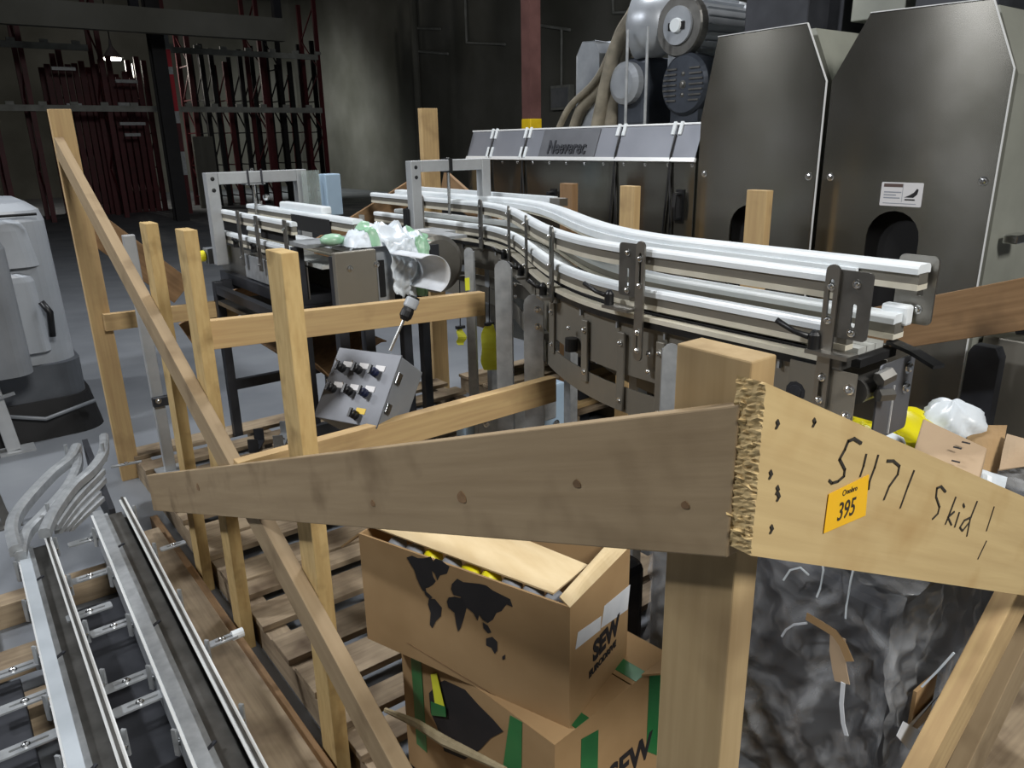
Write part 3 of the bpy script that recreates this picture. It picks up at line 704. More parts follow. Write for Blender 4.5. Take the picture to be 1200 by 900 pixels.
# ================================================================ stainless machines behind the skid
XM = 2.75
def yz(px, py, x=XM): c = at(px, py, x=x); return (c.y, c.z)
MP = Matrix(((0, 0, -1, XM), (-1, 0, 0, 0), (0, 1, 0, 0), (0, 0, 0, 1)))   # plate plane: local x = -world y, local y = world z, out of the face = -world x
def pl(p): return (-p[0], p[1])
def shaft_cover(name, label, top, ya, yb, zc, slot_y, slot_top, zbot=0.32, depth=1.0):
    """ya = far edge, yb = near edge; top = outline points from near to far across the top"""
    e = thing(name, label, 'machine', (XM + 0.3, (ya + yb) / 2, 0))
    out = [(yb, zbot)] + top + [(ya, zbot)]
    slot = off(stadium(0.19, 0.5, 10), 0, 0); slot = [(-(slot_y) + p[0], slot_top - 0.25 + p[1]) for p in slot]
    MB().plate([pl(p) for p in out][::-1] if False else [pl(p) for p in out[::-1]], 0.006, MP, [slot]).build('front_panel', 'stainless', e)
    g = 0.012; cy = (ya + yb) / 2
    inner = [(cy + (p[0] - cy) * (1 - g * 2 / abs(ya - yb)), p[1] - 0.012) for p in out]
    Mb = MP.copy(); Mb[0][3] = XM + depth + 0.06
    MB().plate([pl(p) for p in inner[::-1]], depth, Mb).build('housing', 'housing_steel', e)
    hb = MB(); hb.box((XM + 0.045, slot_y - 0.12, slot_top - 0.52), (XM + 0.058, slot_y + 0.12, slot_top + 0.02)); hb.build('slot_shade', 'matte_black', e)  # black plate put in for the shade inside the slot
    edge = MB()                                                  # strip along the panel edge, its glint painted near-white
    for a, b in zip([(yb, zbot)] + top[:-2], top[:-1]): edge.bar((XM - 0.006, a[0], a[1]), (XM - 0.006, b[0], b[1]), 0.003, 0.008, (1, 0, 0))
    edge.build('panel_edge', 'edge_steel', e)
    for y in (ya - 0.035, yb + 0.035): bolt(e, (XM - 0.006, y, 1.45), NX, 0.010, 0.008)
    for x in (XM + 0.12, XM + depth - 0.1):
        for y in (ya - 0.06, yb + 0.06): MB().box((x - .04, y - .04, 0), (x + .04, y + .04, zbot)).build('foot', 'dark_steel', e, bevel=0.006)
    return e
yn = yz(1190, 80)[0]; yf = yz(976, 95)[0]
t = [yz(1190, 80), yz(1166, -2), yz(1022, 15), yz(976, 95)]; t = [(yn, t[0][1]), t[1], t[2], (yf, t[3][1])]
m2 = shaft_cover('shaft_cover_machine', 'tall stainless machine housing with a warning sticker above its dark slot', t, yf, yn, 0, yz(1050, 247)[0], yz(1050, 247)[1])
yn1 = yz(970, 95)[0]; yf1 = yz(819, 205)[0]
t = [yz(971, 95), yz(948, 27), yz(843, 43), yz(820, 140)]; t = [(yn1, t[0][1]), t[1], t[2], (yf1, t[3][1])]
m1 = shaft_cover('shaft_cover_machine', 'tall stainless machine housing between the motors and the stickered housing', t, yf1, yn1, 0, yz(880, 240)[0], yz(880, 240)[1])
# warning sticker
a, b = yz(1035, 213), yz(1080, 243)
S = frame((XM - 0.0065, (a[0] + b[0]) / 2, (a[1] + b[1]) / 2), Vector((0, -1, 0)), n=NX); w = a[0] - b[0]; h = a[1] - b[1]
st = MB(); st.plate(rrect(w, h, 0.004), 0.0008, S)
def flat(mb, x0, y0, x1, y1, z=0.0012): mb.box((x0 * w, y0 * h, 0), (x1 * w, y1 * h, z), S)
st.mat(1); flat(st, -.44, .30, .02, .44)
st.mat(2)
for k, (x1) in enumerate((.0, -.12, -.02)): flat(st, -.42, .06 - k * .12, x1, .11 - k * .12)
flat(st, -.42, -.40, .38, -.37); flat(st, .025, -.33, .035, .44)
st.mat(3); st.plate([(.08 * w, -.12 * h), (.2 * w, -.02 * h), (.3 * w, .10 * h), (.36 * w, .26 * h), (.40 * w, .22 * h), (.38 * w, .02 * h), (.30 * w, -.12 * h)], 0.0012, S)
flat(st, .10, -.24, .34, -.18)
st.build('warning_sticker', ['sticker_white', 'sticker_brown', 'print_grey', 'ink'], m2)
# blocks on top of the housings
def topbox(e, px0, py0, px1, py1, x0, x1, mat, z1=None, name='top_duct'):
    a = at(px0, py1, x=x0); b = at(px1, py0, x=x0)
    MB().box((x0, b.y, a.z - 0.05), (x1, a.y, z1 or b.z)).build(name, mat, e, bevel=0.004)
topbox(m1, 872, -40, 952, 36, XM + 0.30, XM + 0.9, 'dark_steel', 2.35)
topbox(m1, 953, -40, 994, 27, XM + 0.45, XM + 1.0, 'dark_steel', 2.45)
topbox(m2, 998, -60, 1070, 10, XM + 0.42, XM + 1.0, 'housing_steel', 2.5)
topbox(m2, 1072, -60, 1180, 5, XM + 0.25, XM + 0.9, 'dark_steel', 2.3)
# fittings at the near side of the stickered housing
c = at(1165, 402, x=XM + .02)
f = MB().plate([pl((c.y + .05, 0.0)), pl((c.y + .05, c.z - .03)), pl((c.y + .035, c.z)), pl((c.y - .035, c.z)), pl((c.y - .05, c.z - .03)), pl((c.y - .05, 0.0))][::-1], 0.05, MP).build('side_bracket', 'dark_steel', m2, bevel=0.004)
c = at(1190, 420, x=XM + .2)
MB().box((XM + .1, yn - .45, 0.3), (XM + .8, yn - 0.004, 0.93)).build('side_box', 'sheet_steel', m2, bevel=0.006)
MB().tube([(XM + .1, yn - .1, 1.0), (XM + .14, yn - .3, 1.02), (XM + .2, yn - .5, .98)], 0.05, 12).build('side_duct', 'dark_steel', m2, smooth=True)
c = at(1196, 125, x=XM + .3)
MB().lathe([(0.07, 0), (0.07, 0.05), (0.05, 0.06)], frame((XM + .3, yn - .004, c.z), Vector((1, 0, 0)), n=NY), 18).build('shaft_seal', 'dark_steel', m2)
c = at(1190, 283, x=XM + .12)
MB().box((c.x, yn - .05, c.z - .01), (c.x + .1, yn - .004, c.z + .02)).build('latch', 'bright_steel', m2, bevel=0.004)

# long hood with sloping lid
hood = thing('conveyor_hood', 'long stainless conveyor hood with sloping lid, white latches and embossed name plate', 'machine', (XM + .35, 3.1, 0))
ya = at(548, 187, x=XM).y; yb = yf1 + 0.02; zl = at(680, 186, x=XM).z; XL = XM + 0.055
za = at(560, 157, x=XL).z; zb = at(815, 142, x=XL).z; zt = (za + zb) / 2
MB().box((XM, yb, 0.45), (XM + .85, ya, zl)).build('body', 'stainless', hood, bevel=0.004)
MB().box((XL, yb, zl), (XM + .80, ya, zt - .006)).build('top_box', 'sheet_steel', hood)
for y in (yb + .1, (ya + yb) / 2, ya - .1): MB().box((XM + .1, y - .04, 0), (XM + .18, y + .04, .45)).build('foot', 'dark_steel', hood)
LU = Vector((0, -1, 0)); LV = Vector((XL - XM, 0, zt - zl)).normalized(); LN = LU.cross(LV)
if LN.x > 0: LN = -LN
lid_h = math.hypot(XL - XM, zt - zl)
def lidM(y, s=0.0, o=0.0): return frame(Vector((XM, y, zl)) + LV * s + LN * o, LU, n=LN)
lx = [548, 574, 613, 721, 786, 817]; ly = [at(p, 186 - (p - 548) * .01, x=XM).y for p in lx]; ly[-1] = yb
for i in range(5):
    y0, y1 = ly[i] - .004, ly[i + 1] + .004
    MB().box((0, 0, 0), (y0 - y1, lid_h, 0.006), lidM(y0, 0, 0.001)).build('lid_panel', 'stainless_hood', hood)
MB().box((0, -0.012, 0), (ya - yb, 0.006, 0.012), lidM(ya)).build('lid_edge', 'edge_steel', hood)
MB().box((0, lid_h - .004, 0), (ya - yb, lid_h + .004, 0.012), lidM(ya)).build('lid_edge', 'edge_steel', hood)
for i in (1, 2, 3, 4):
    for s in ((lid_h - .05, .0) if i < 3 else (lid_h - .05,)):
        for dy in (-.028, .012):
            MB().box((dy, s, .007), (dy + .018, s + .06, .016), lidM(ly[i])).build('latch', 'white_plastic', hood, bevel=0.002)
    MB().tube([lidM(ly[i]) @ Vector((0, lid_h - .05, .012)), lidM(ly[i]) @ Vector((.004, 0.02, .012)), (XM - .012, ly[i] - .005, zl - .03), (XM - .01, ly[i] + .02, zl - .3), (XM - .01, ly[i] + .03, zl - .55)], 0.0055, 6).build('cable', 'black_rubber', hood, smooth=True)
    MB().tube([(XM - .012, ly[i] - .005, zl - .03), (XM - .01, ly[i] - .02, zl - .25), (XM - .01, ly[i] - .025, zl - .55)], 0.005, 6).build('cable', 'black_rubber', hood, smooth=True)
for k in range(13):
    y = ya - .08 - k * (ya - yb - .1) / 12; bolt(hood, (XM, y, zl - .022), NX, 0.006, 0.006)
# embossed plate
a = at(632, 186, x=XM).y; b = at(697, 186, x=XM).y
npM = lidM((a + b) / 2, lid_h * .5, 0.008)
npl = MB().box(((b - a) / 2, -lid_h * .46, 0), ((a - b) / 2, lid_h * .44, .004)).build('name_plate', 'plate_grey', hood, npM)
v, f = text_mesh('Neeverec', 0.10, 0.004, 0.002, 0.78 * (a - b) / 0.45)
MB().add(v, f).build('embossed_lettering', 'dark_steel', npl, npM @ Matrix.Translation((0, -lid_h * .17, .006)))
# D handles
for px, py in ((649, 238), (797, 242)):
    c = at(px, py, x=XM)
    g = MB(); g.tube([(XM, c.y, c.z + .055), (XM - .04, c.y, c.z + .055), (XM - .045, c.y, c.z), (XM - .04, c.y, c.z - .055), (XM, c.y, c.z - .055)], 0.011, 8)
    g.build('handle', 'black_plastic', hood)
    MB().box((XM - .006, c.y - .022, c.z - .075), (XM - .0005, c.y + .022, c.z + .075)).build('handle_plate', 'black_plastic', hood)
# spare steel plate hanging on the hood behind the rails
a = at(765, 312, x=XM - .03); b = at(803, 342, x=XM - .03)
MB().box((XM - .03, b.y, b.z - .05), (XM - .003, a.y, a.z + .03)).build('junction_plate', 'stainless_soft', hood, bevel=0.003)

# drive motors above the hood
def cyl_x(e, name, c, prof, mat, n=32, smooth=False):           # profile (r, distance towards +x)
    return MB().lathe(prof, frame(c, Vector((0, 0, 1)), n=Vector((1, 0, 0))), n).build(name, mat, e, smooth=smooth)
XR = 3.20
c = at(795, 30, x=XR)
mo = thing('gear_motor', 'silver ribbed gear motor with round end cap mounted above the dark motor', 'motor', (c.x + .2, c.y, c.z - .15))
r = 0.145
cyl_x(mo, 'end_cap', c, [(r * .96, 0), (r, .01), (r, .05), (r * .97, .06)], 'cast_steel')
cyl_x(mo, 'cap_ring', c - Vector((.012, 0, 0)), [(r * .62, 0), (r * .62, .012)], 'motor_silver')
cyl_x(mo, 'shaft_cap', c - Vector((.03, 0, 0)), [(r * .22, 0), (r * .25, .02), (r * .25, .03)], 'white_plastic', 18)
MB().box((c.x - .02, c.y - r * .35, c.z - .02), (c.x - .0, c.y + r * .35, c.z + .015)).build('cap_bar', 'matte_black', mo)
cyl_x(mo, 'stator', c, [(r * .93, .06), (r * .93, .40)], 'motor_silver', smooth=False)
for k in range(22):
    a = 2 * math.pi * k / 22; q = Vector((0, math.cos(a), math.sin(a))) * r * .96
    MB().bar(c + q + Vector((.07, 0, 0)), c + q + Vector((.39, 0, 0)), 0.006, 0.02, q).build('rib', 'motor_silver', mo)
cyl_x(mo, 'flange', c, [(r * .8, .40), (r * 1.0, .41), (r * 1.0, .45), (r * .75, .5), (r * .75, .62)], 'galvanised')
MB().box((c.x + .45, c.y - .06, zt), (c.x + .58, c.y + .06, c.z - .08)).build('mount', 'dark_steel', mo)
g0 = at(757, 30, x=XR + .05)
gm = MB().lathe([(.10, 0), (.16, .03), (.155, .16), (.11, .26), (.05, .28)], frame(g0 + Vector((0.0, .10, 0)), Vector((0, 0, 1)), n=Vector((0.45, -1, 0))), 32).build('bell_housing', 'motor_silver', mo, smooth=True)
c2 = at(800, 99, x=XR)
mo2 = thing('fan_motor', 'dark motor with slotted round fan cover standing on the hood', 'motor', (c2.x + .2, c2.y, zt))
r2 = 0.15
cv = cyl_x(mo2, 'fan_cover', c2, [(r2 * .9, 0), (r2, .015), (r2, .12)], 'motor_dark')
for s in (-1, 1):
    for k in range(7):
        z = (k - 3) * .025; y0 = r2 * .28 * s; y1 = s * (math.sqrt(max(.001, (r2 * .86) ** 2 - z * z)))
        MB().box((c2.x - .006, c2.y + min(y0, y1), c2.z + z - .004), (c2.x + .001, c2.y + max(y0, y1), c2.z + z + .004)).build('vent_slat', 'cast_steel', cv)
bolt(cv, (c2.x, c2.y, c2.z), NX, .014, .01, 'cast_steel'); bolt(cv, (c2.x, c2.y, c2.z + .05), NX, .008, .006, 'cast_steel'); bolt(cv, (c2.x, c2.y, c2.z - .05), NX, .008, .006, 'cast_steel')
cyl_x(mo2, 'stator', c2, [(r2 * .88, .12), (r2 * .88, .42)], 'motor_dark', smooth=False)
MB().box((c2.x + .02, c2.y - .09, zt), (c2.x + .4, c2.y + .09, c2.z - r2 * .7)).build('foot', 'motor_dark', mo2)
MB().box((c2.x + .1, c2.y + .06, c2.z + .06), (c2.x + .3, c2.y + .2, c2.z + .17)).build('terminal_box', 'motor_silver', mo2, bevel=.01)
c3 = at(752, 105, x=XR + .15)
mo3 = thing('gear_reducer', 'grey gear reducer block with thin steel rods beside the dark fan motor', 'gearbox', (c3.x, c3.y, zt))
MB().box((c3.x - .1, c3.y - .12, zt), (c3.x + .2, c3.y + .1, c3.z + .16)).build('casing', 'motor_dark', mo3, bevel=0.03)
MB().lathe([(.11, 0), (.11, .04), (.08, .06)], frame((c3.x - .1, c3.y, c3.z + .03), Vector((0, 0, 1)), n=NX), 24).build('cover', 'motor_silver', mo3)
for px in (757, 734):
    q = at(px, 100, x=XR - .1); MB().tube([(q.x, q.y, zt), (q.x, q.y, zt + .48)], 0.008, 8).build('rod', 'galvanised', mo3)
c4 = at(706, 90, x=XR + .3)
tag(MB().plate([pl(p) for p in [(c4.y - .1, zt + .002), (c4.y - .1, c4.z + .12), (c4.y - .06, c4.z + .19), (c4.y + .05, c4.z + .19), (c4.y + .1, c4.z + .12), (c4.y + .1, zt + .002)][::-1]], .12, Matrix(((0, 0, -1, c4.x), (-1, 0, 0, 0), (0, 1, 0, 0), (0, 0, 0, 1)))).build('guard_cover', 'motor_silver', bevel=.006),
    'plain grey round-topped guard cover behind the hose bundle', 'guard')
hs = [[(748, 12), (728, 42), (712, 95), (700, 150)], [(752, 28), (735, 45), (722, 95), (716, 152)], [(755, 48), (744, 62), (733, 110), (730, 150)],
      [(742, 8), (722, 45), (700, 92), (668, 125), (654, 152)], [(746, 22), (724, 60), (706, 100), (684, 125), (673, 152)]]
lab = ['thick grey sheathed hose, second in the bundle rising to the gear motor', 'thickest grey hose at the middle of the bundle by the gear motor', 'grey hose hugging the gear reducer in the bundle',
       'outermost thin tan hose of the bundle, sweeping away from the motors', 'grey hose beside the thin tan hose, curving down behind the hood']
for k, (h, rr) in enumerate(zip(hs, (.042, .050, .042, .020, .040))):
    n = len(h); P = []
    for i in range(n):
        q = at(*h[i], x=XR + .02 + (k % 3) * .05 + (.1 if k > 2 else 0)); P.append(q)
    P[-1] = Vector((P[-1].x, P[-1].y, zt + .002))
    fine = []
    for i in range(n - 1):
        p0 = P[max(i - 1, 0)]; p1 = P[i]; p2 = P[i + 1]; p3 = P[min(i + 2, n - 1)]
        for j in range(8):
            t = j / 8; fine.append(0.5 * ((2 * p1) + (p2 - p0) * t + (2 * p0 - 5 * p1 + 4 * p2 - p3) * t * t + (3 * p1 - p0 - 3 * p2 + p3) * t ** 3))
    fine.append(P[-1])
    tag(MB().tube(fine, rr, 10).build('hose', 'hose_grey', smooth=True), lab[k], 'hose', 'hoses rising to the motors')

# ================================================================ straight conveyor on the skid
def on_plane(px, py, p0, n):
    d = ray(px, py); n = Vector(n); return EYE + d * ((Vector(p0) - EYE).dot(n) / d.dot(n))
F2 = lambda y: 1.325
sc = thing('straight_conveyor', 'short straight conveyor with white rails and an aluminium portal on a black frame', 'conveyor', (1.33, 3.55, 0.12))
SY0, SY1 = 3.02, 4.16
guide_rail(sc, -.10, 1.298, SY0 + .06, SY1, 6, F2, .026); guide_rail(sc, .10, 1.305, SY0 - .12, SY1, 6, F2, .050)
guide_rail(sc, -.085, 1.185, SY0 + .06, SY1, 6, F2, .030); guide_rail(sc, .085, 1.190, SY0 - .12, SY1, 6, F2, .046)
MB().box((1.325 + .075, 3.12, 1.22), (1.325 + .08, 3.55, 1.29)).build('black_guard', 'matte_black', sc)
MB().box((1.325 - .088, 3.12, 1.195), (1.325 - .083, 3.52, 1.26)).build('black_guard', 'matte_black', sc)
MB().box((1.325 + .10, 3.25, 1.30), (1.325 + .15, 3.75, 1.335)).build('top_strip', 'white_plastic', sc, bevel=.008)
MB().box((1.26, SY0 - .1, 1.115), (1.39, SY1, 1.13)).build('belt', 'belt_plastic', sc)
MB().box((1.235, SY0, 0.98), (1.24, SY1, 1.115)).build('side_sheet', 'stainless_soft', sc); MB().box((1.41, SY0, 0.98), (1.415, SY1, 1.115)).build('side_sheet', 'sheet_steel', sc)
for y, h in ((4.13, 1.31), (3.70, 1.31), (3.46, 1.30), (3.12, 1.305)):
    b = MB().box((1.195, y - .018, 1.05), (1.203, y + .018, h)).build('bracket', 'cast_steel', sc, bevel=.003)
    for dz in (.02, .12, .2): bolt(b, (1.195, y, h - dz - .02), NX, .006, .01)
    if y in (3.70, 3.46): clamp_lever(b, (1.175, y, 1.14), (-.4, -.8, 0), .08)
for y in (2.93, 4.1): MB().box((1.455, y - .02, 1.05), (1.463, y + .02, 1.32)).build('bracket', 'stainless_soft', sc, bevel=.003)
xa, xb, zt2 = portal(sc, 239, 206, 356, 195, 4.02, 0.058, 1.02)
xm = (xa + xb) / 2 - .02
MB().tube([(xm, 4.02, zt2 + .015), (xm, 4.02, 1.25)], 0.009).build('adjuster_rod', 'bright_steel', sc)
MB().box((xm - .05, 3.985, zt2 - .066), (xm + .05, 4.055, zt2 - .06)).build('adjuster_plate', 'galvanised', sc)
for s in (-1, 1): MB().tube([(xm + s * .035, 3.985, zt2 + .01), (xm + s * .035, 3.985, zt2 - .07)], .005, 6).build('u_bolt', 'dark_steel', sc)
for dz in (.03, .085): bolt(sc, (xa + .03, 3.99, zt2 - dz), NY, .007, .004, 'black_plastic')
MB().lathe([(.012, 0), (.018, .01), (.018, .025), (.006, .03)], Matrix.Translation((xm + .045, 3.98, 1.33)), 12).build('knob', 'bright_steel', sc)
a = at(352, 200, y=3.95); b = at(378, 255, y=3.95)
MB().box((a.x, 3.94, b.z), (b.x, 3.946, a.z)).build('clear_guard', 'clear_sheet', sc)
a = at(378, 204, y=3.93); b = at(400, 251, y=3.93)
cb = MB().box((a.x, 3.90, b.z), (b.x, 3.99, a.z)).build('control_enclosure', 'blue_box', sc, bevel=.006)
bolt(cb, (b.x, 3.95, (a.z + b.z) / 2), Vector((1, 0, 0)), .008, .012)
c = at(239, 300, x=1.18); MB().lathe([(.01, 0), (.03, .008), (.03, .03), (.018, .04)], frame((1.19, c.y, c.z), NZ, n=NX), 16).build('yellow_button', 'bag_yellow', sc)
MB().box((1.19, c.y - .04, c.z - .04), (1.235, c.y + .04, c.z + .04)).build('button_box', 'grey_paint', sc)
MB().box((1.20, 3.1, .93), (1.43, 4.1, .98)).build('drive_pan', 'dark_steel', sc)
MB().box((1.22, 3.45, .985), (1.233, 3.75, 1.1)).build('drive_cover', 'galvanised', sc, bevel=.004)
# black frame below
c = at(277, 508, z=.118)
LX = [c.x, c.x + .55]; LY = [c.y - .03, 3.02]
for x in LX:
    for y in LY: MB().box((x - .022, y - .022, .118), (x + .022, y + .022, .95)).build('frame_leg', 'dark_steel', sc, bevel=.003)
for y in LY:
    for z in (.40, .93): MB().box((LX[0] + .022, y - .018, z - .025), (LX[1] - .022, y + .018, z + .025)).build('frame_rail', 'dark_steel', sc)
for x in LX: MB().box((x - .018, LY[1] + .022, .89), (x + .018, LY[0] - .022, .93)).build('frame_rail', 'dark_steel', sc)
# sagging brown belt under the frame
def sag(u, v): return (LX[0] + .03 + u * .46, 3.1 + v * .7, .70 + .05 * math.sin(u * 9) * (1 - v) - .10 * math.sin(math.pi * u) + .03 * v)
MB().grid(sag, 16, 6, .006).build('hanging_belt', 'wood_brown', sc, smooth=True)
MB().box((LX[0] - .02, 3.2, .84), (LX[1] + .02, 3.9, .86)).build('drip_tray', 'cast_steel', sc)

# transfer table between the conveyors
a = at(392, 297, y=2.62); b = at(450, 350, y=2.62)
tt = thing('transfer_table', 'boxy sheet steel transfer table with rounded drum guard between the conveyors', 'machine', (1.5, 2.9, .118))
MB().box((a.x, 2.62, b.z - .01), (b.x - .02, 2.65, a.z)).build('front_box', 'sheet_steel', tt, bevel=.004)
for px, py in ((410, 315), (441, 310)): c = at(px, py, y=2.62); bolt(tt, c, NY, .009, .005)
zt3 = a.z
MB().box((a.x + .02, 2.93, zt3 - .015), (1.92, 3.12, zt3)).build('top_plate', 'galvanised', tt)
MB().box((1.62, 2.75, zt3 - .012), (1.86, 2.93, zt3)).build('top_plate', 'galvanised', tt)
MB().box((a.x + .32, 2.99, zt3), (1.82, 3.05, zt3 + .006)).build('transfer_plate', 'edge_steel', tt)
dc = at(508, 308, y=2.66)
MB().lathe([(.115, 0), (.118, .004), (.118, .22), (.10, .23)], frame((dc.x + .03, 2.89, dc.z - .01), NZ, n=NY), 36).build('drum_guard', 'stainless_soft', tt, smooth=False)
MB().box((dc.x - .02, 2.645, dc.z + .02), (dc.x + .02, 2.659, dc.z + .075)).build('switch', 'dark_steel', tt)
MB().box((b.x, 2.66, b.z - .02), (b.x + .07, 2.70, a.z - .02)).build('side_channel', 'galvanised', tt)
MB().box((b.x + .005, 2.655, b.z + .0), (b.x + .03, 2.66, a.z - .05)).build('gap_shade', 'matte_black', tt)  # solid black strip stands in for the shade of a gap
for x, y in ((a.x + .03, 2.68), (b.x - .05, 2.68), (a.x + .03, 3.05), (1.80, 3.05)): MB().box((x - .02, y - .02, .118), (x + .02, y + .02, zt3 - .02)).build('leg', 'dark_steel', tt)
# crumpled bag over the table edge
rnd = random.Random(4)
ph = [rnd.uniform(0, 6.28) for _ in range(8)]
def crumple(u, v, s=1.0):
    return s * (.012 * math.sin(9 * u + 5 * v + ph[0]) + .010 * math.sin(17 * u - 7 * v + ph[1]) + .007 * math.sin(23 * v + 11 * u + ph[2]) + .005 * math.sin(31 * u + 19 * v + ph[3]))
bag = thing('plastic_bag', 'crumpled white and green plastic bag draped over the transfer table', 'bag', (1.5, 2.8, zt3))
def bag_top(u, v):                                             # heap lying on the table
    x = 1.30 + u * .36; y = 2.665 + v * .20
    k = math.sin(math.pi * min(1, max(0, u))) ** .6 * math.sin(math.pi * v) ** .6
    return Vector((x + crumple(u, v, .5), y + crumple(v, u, .5), zt3 + .002 + k * (.055 + .02 * math.sin(5 * u + 1) + abs(crumple(u * 1.3, v, 1.6)))))
MB().grid(bag_top, 36, 20).build('film', 'bag_white', bag, smooth=True)
p00, p10, p01, p11 = at(452, 284, y=2.63), at(500, 276, y=2.66), at(462, 346, y=2.60), at(500, 340, y=2.60)
def bag_drape(u, v):                                           # tail hanging over the near edge
    p = (p00 * (1 - u) + p10 * u) * (1 - v) + (p01 * (1 - u) + p11 * u) * v
    return p + Vector((crumple(u, v, .5) * v, crumple(v, u * 1.6, .7) - .02 * math.sin(math.pi * v), crumple(u, v, .4) - .03 * (v == 1) * (u * 5 % 1)))
MB().grid(bag_drape, 22, 22, .0015).build('film', 'bag_white', bag, smooth=True)
def sub(fn, u0, u1, d): return lambda u, v: Vector(fn(u0 + (u1 - u0) * u, v)) + Vector(d)
MB().grid(sub(bag_top, .18, .30, (0, -.001, .0025)), 5, 20).build('green_band', 'bag_green', bag, smooth=True)
MB().grid(sub(bag_top, .80, .99, (0, -.001, .0025)), 5, 20).build('green_band', 'bag_green', bag, smooth=True)
MB().grid(sub(bag_drape, .70, .99, (-.001, -.004, .001)), 6, 22, .001).build('green_band', 'bag_green', bag, smooth=True)
MB().lathe([(.01, 0), (.045, .01), (.05, .028), (.03, .042), (.008, .046)], Matrix.Translation((1.275, 2.83, zt3 + .001)), 14).build('green_knot', 'bag_green', bag, smooth=True)
# rolled clear sheet below the bag
def rollfn(u, v):
    a = math.pi * (-0.35 + 1.0 * u); q = at(497, 318, y=2.50)
    return Vector((q.x - .05 + .02 * v + .085 * math.cos(a), q.y + .10 - .20 * v, q.z - .0 + .075 * math.sin(a)))
tag(MB().grid(rollfn, 20, 6, .002).build('plastic_sheet_roll', 'paper', smooth=True), 'curled pale plastic sheet beneath the crumpled bag', 'sheet')

# ================================================================ push-button box
c0 = dep(398, 408, 2.42); c1 = dep(470, 417, 2.30); c3 = dep(366, 487, 2.36)
ub = (c1 - c0); wb = ub.length; ub.normalize(); vb = (c3 - c0); vb = vb - ub * vb.dot(ub); hb = vb.length; vb.normalize()
nb = ub.cross(vb); nb = -nb if nb.dot(EYE - c0) < 0 else nb; nb.normalize()
CB = frame(c0, ub, n=nb)
sgn = 1 if CB.col[1].xyz.dot(vb) > 0 else -1
cbx = thing('control_box', 'tilted grey push-button box with black and blue selector knobs', 'control box', (c0.x + .05, c0.y + .05, .118))
def cbox_(x0, y0, x1, y1, z0, z1, mb): return mb.box((x0, min(sgn * y0, sgn * y1), z0), (x1, max(sgn * y0, sgn * y1), z1), CB)
cbox_(0, 0, wb, hb, -.13, -.006, MB()).build('box_body', 'grey_paint', cbx, bevel=.004)
dr = cbox_(-.003, -.003, wb + .003, hb + .003, -.005, 0, MB()).build('box_door', 'plate_grey', cbx, bevel=.002)
cbox_(wb + .003, .05, wb + .008, .085, -.03, -.008, MB()).build('door_clip', 'bright_steel', cbx)
cbox_(wb + .003, .15, wb + .008, .18, -.03, -.008, MB()).build('door_clip', 'bright_steel', cbx)
for i, (px, py) in enumerate([(402, 432), (421, 434), (440, 437), (391, 456), (410, 459), (428, 461), (417, 487)]):
    q = CB.inverted() @ on_plane(px, py, c0, nb); M = CB @ Matrix.Translation((q.x, q.y, 0))
    k = MB().lathe([(.0135, 0), (.0135, .014), (.010, .016), (.010, .026), (.008, .028)], M, 16).build('selector_knob', 'blue_plastic' if i in (2, 5) else 'black_plastic', cbx)
    MB().box((-.004, -.014, .026), (.004, .014, .034), M).build('knob_grip', 'black_plastic', k)
    MB().box((-.006, -sgn * .016 - .009, .0005), (.030, -sgn * .016 + .009, .0015), M).build('label_plate', 'yellow_paint' if i == 6 else 'sticker_white', k)
    if i not in (2, 5, 6): MB().tube([M @ Vector((-.004, -sgn * .006, .026)), M @ Vector((-.014, -sgn * .02, .03))], .0018, 6).build('pointer', 'bright_steel', k)
a = on_plane(457, 411, c0 - nb * .04, nb); b = a + Vector((.062, -.0, .100))
rod = MB().tube([a, b], .005, 8).build('stem', 'bright_steel', cbx)
dd = (b - a).normalized()
MB().lathe([(.012, 0), (.02, .012), (.02, .03), (.016, .045)], frame(b - dd * .012, dd.orthogonal(), n=dd), 16).build('swivel', 'black_plastic', cbx)
MB().lathe([(.02, 0), (.022, .004), (.022, .028), (.019, .032)], frame(b + dd * .03, dd.orthogonal(), n=dd), 20).build('beacon_cap', 'pale_shell', cbx)
MB().lathe([(.019, 0), (.019, .006)], frame(b + dd * .0625, dd.orthogonal(), n=dd), 20).build('beacon_lens', 'black_plastic', cbx)
pm = CB @ Vector((wb * .5, sgn * hb * .55, -.09)); MB().box((pm.x - .025, pm.y - .02 + .03, .118), (pm.x + .025, pm.y + .02 + .03, pm.z)).build('pedestal', 'dark_steel', cbx)

# aluminium upright standing behind the second post
c = at(200, 552, z=.118); t_ = at(150, 275, y=c.y - .02)
au = thing('aluminium_upright', 'bare aluminium upright with a bolted joint behind the wooden posts', 'upright', (c.x, c.y, .118))
MB().bar((c.x, c.y, .118), (t_.x, c.y - .02, t_.z), .05, .03, (0, 1, 0)).build('profile', 'aluminium', au, bevel=.004)
j = at(186, 468, y=c.y)
jb = MB().box((j.x - .035, c.y - .05, j.z - .022), (j.x + .075, c.y - .02, j.z + .022)).build('joint', 'dark_steel', au, bevel=.003)
for dx in (-.012,): bolt(jb, (j.x + dx, c.y - .05, j.z + .008), NY, .009, .01)
MB().box((c.x - .06, c.y - .06, .118), (c.x + .06, c.y + .06, .126)).build('foot_plate', 'aluminium', au)

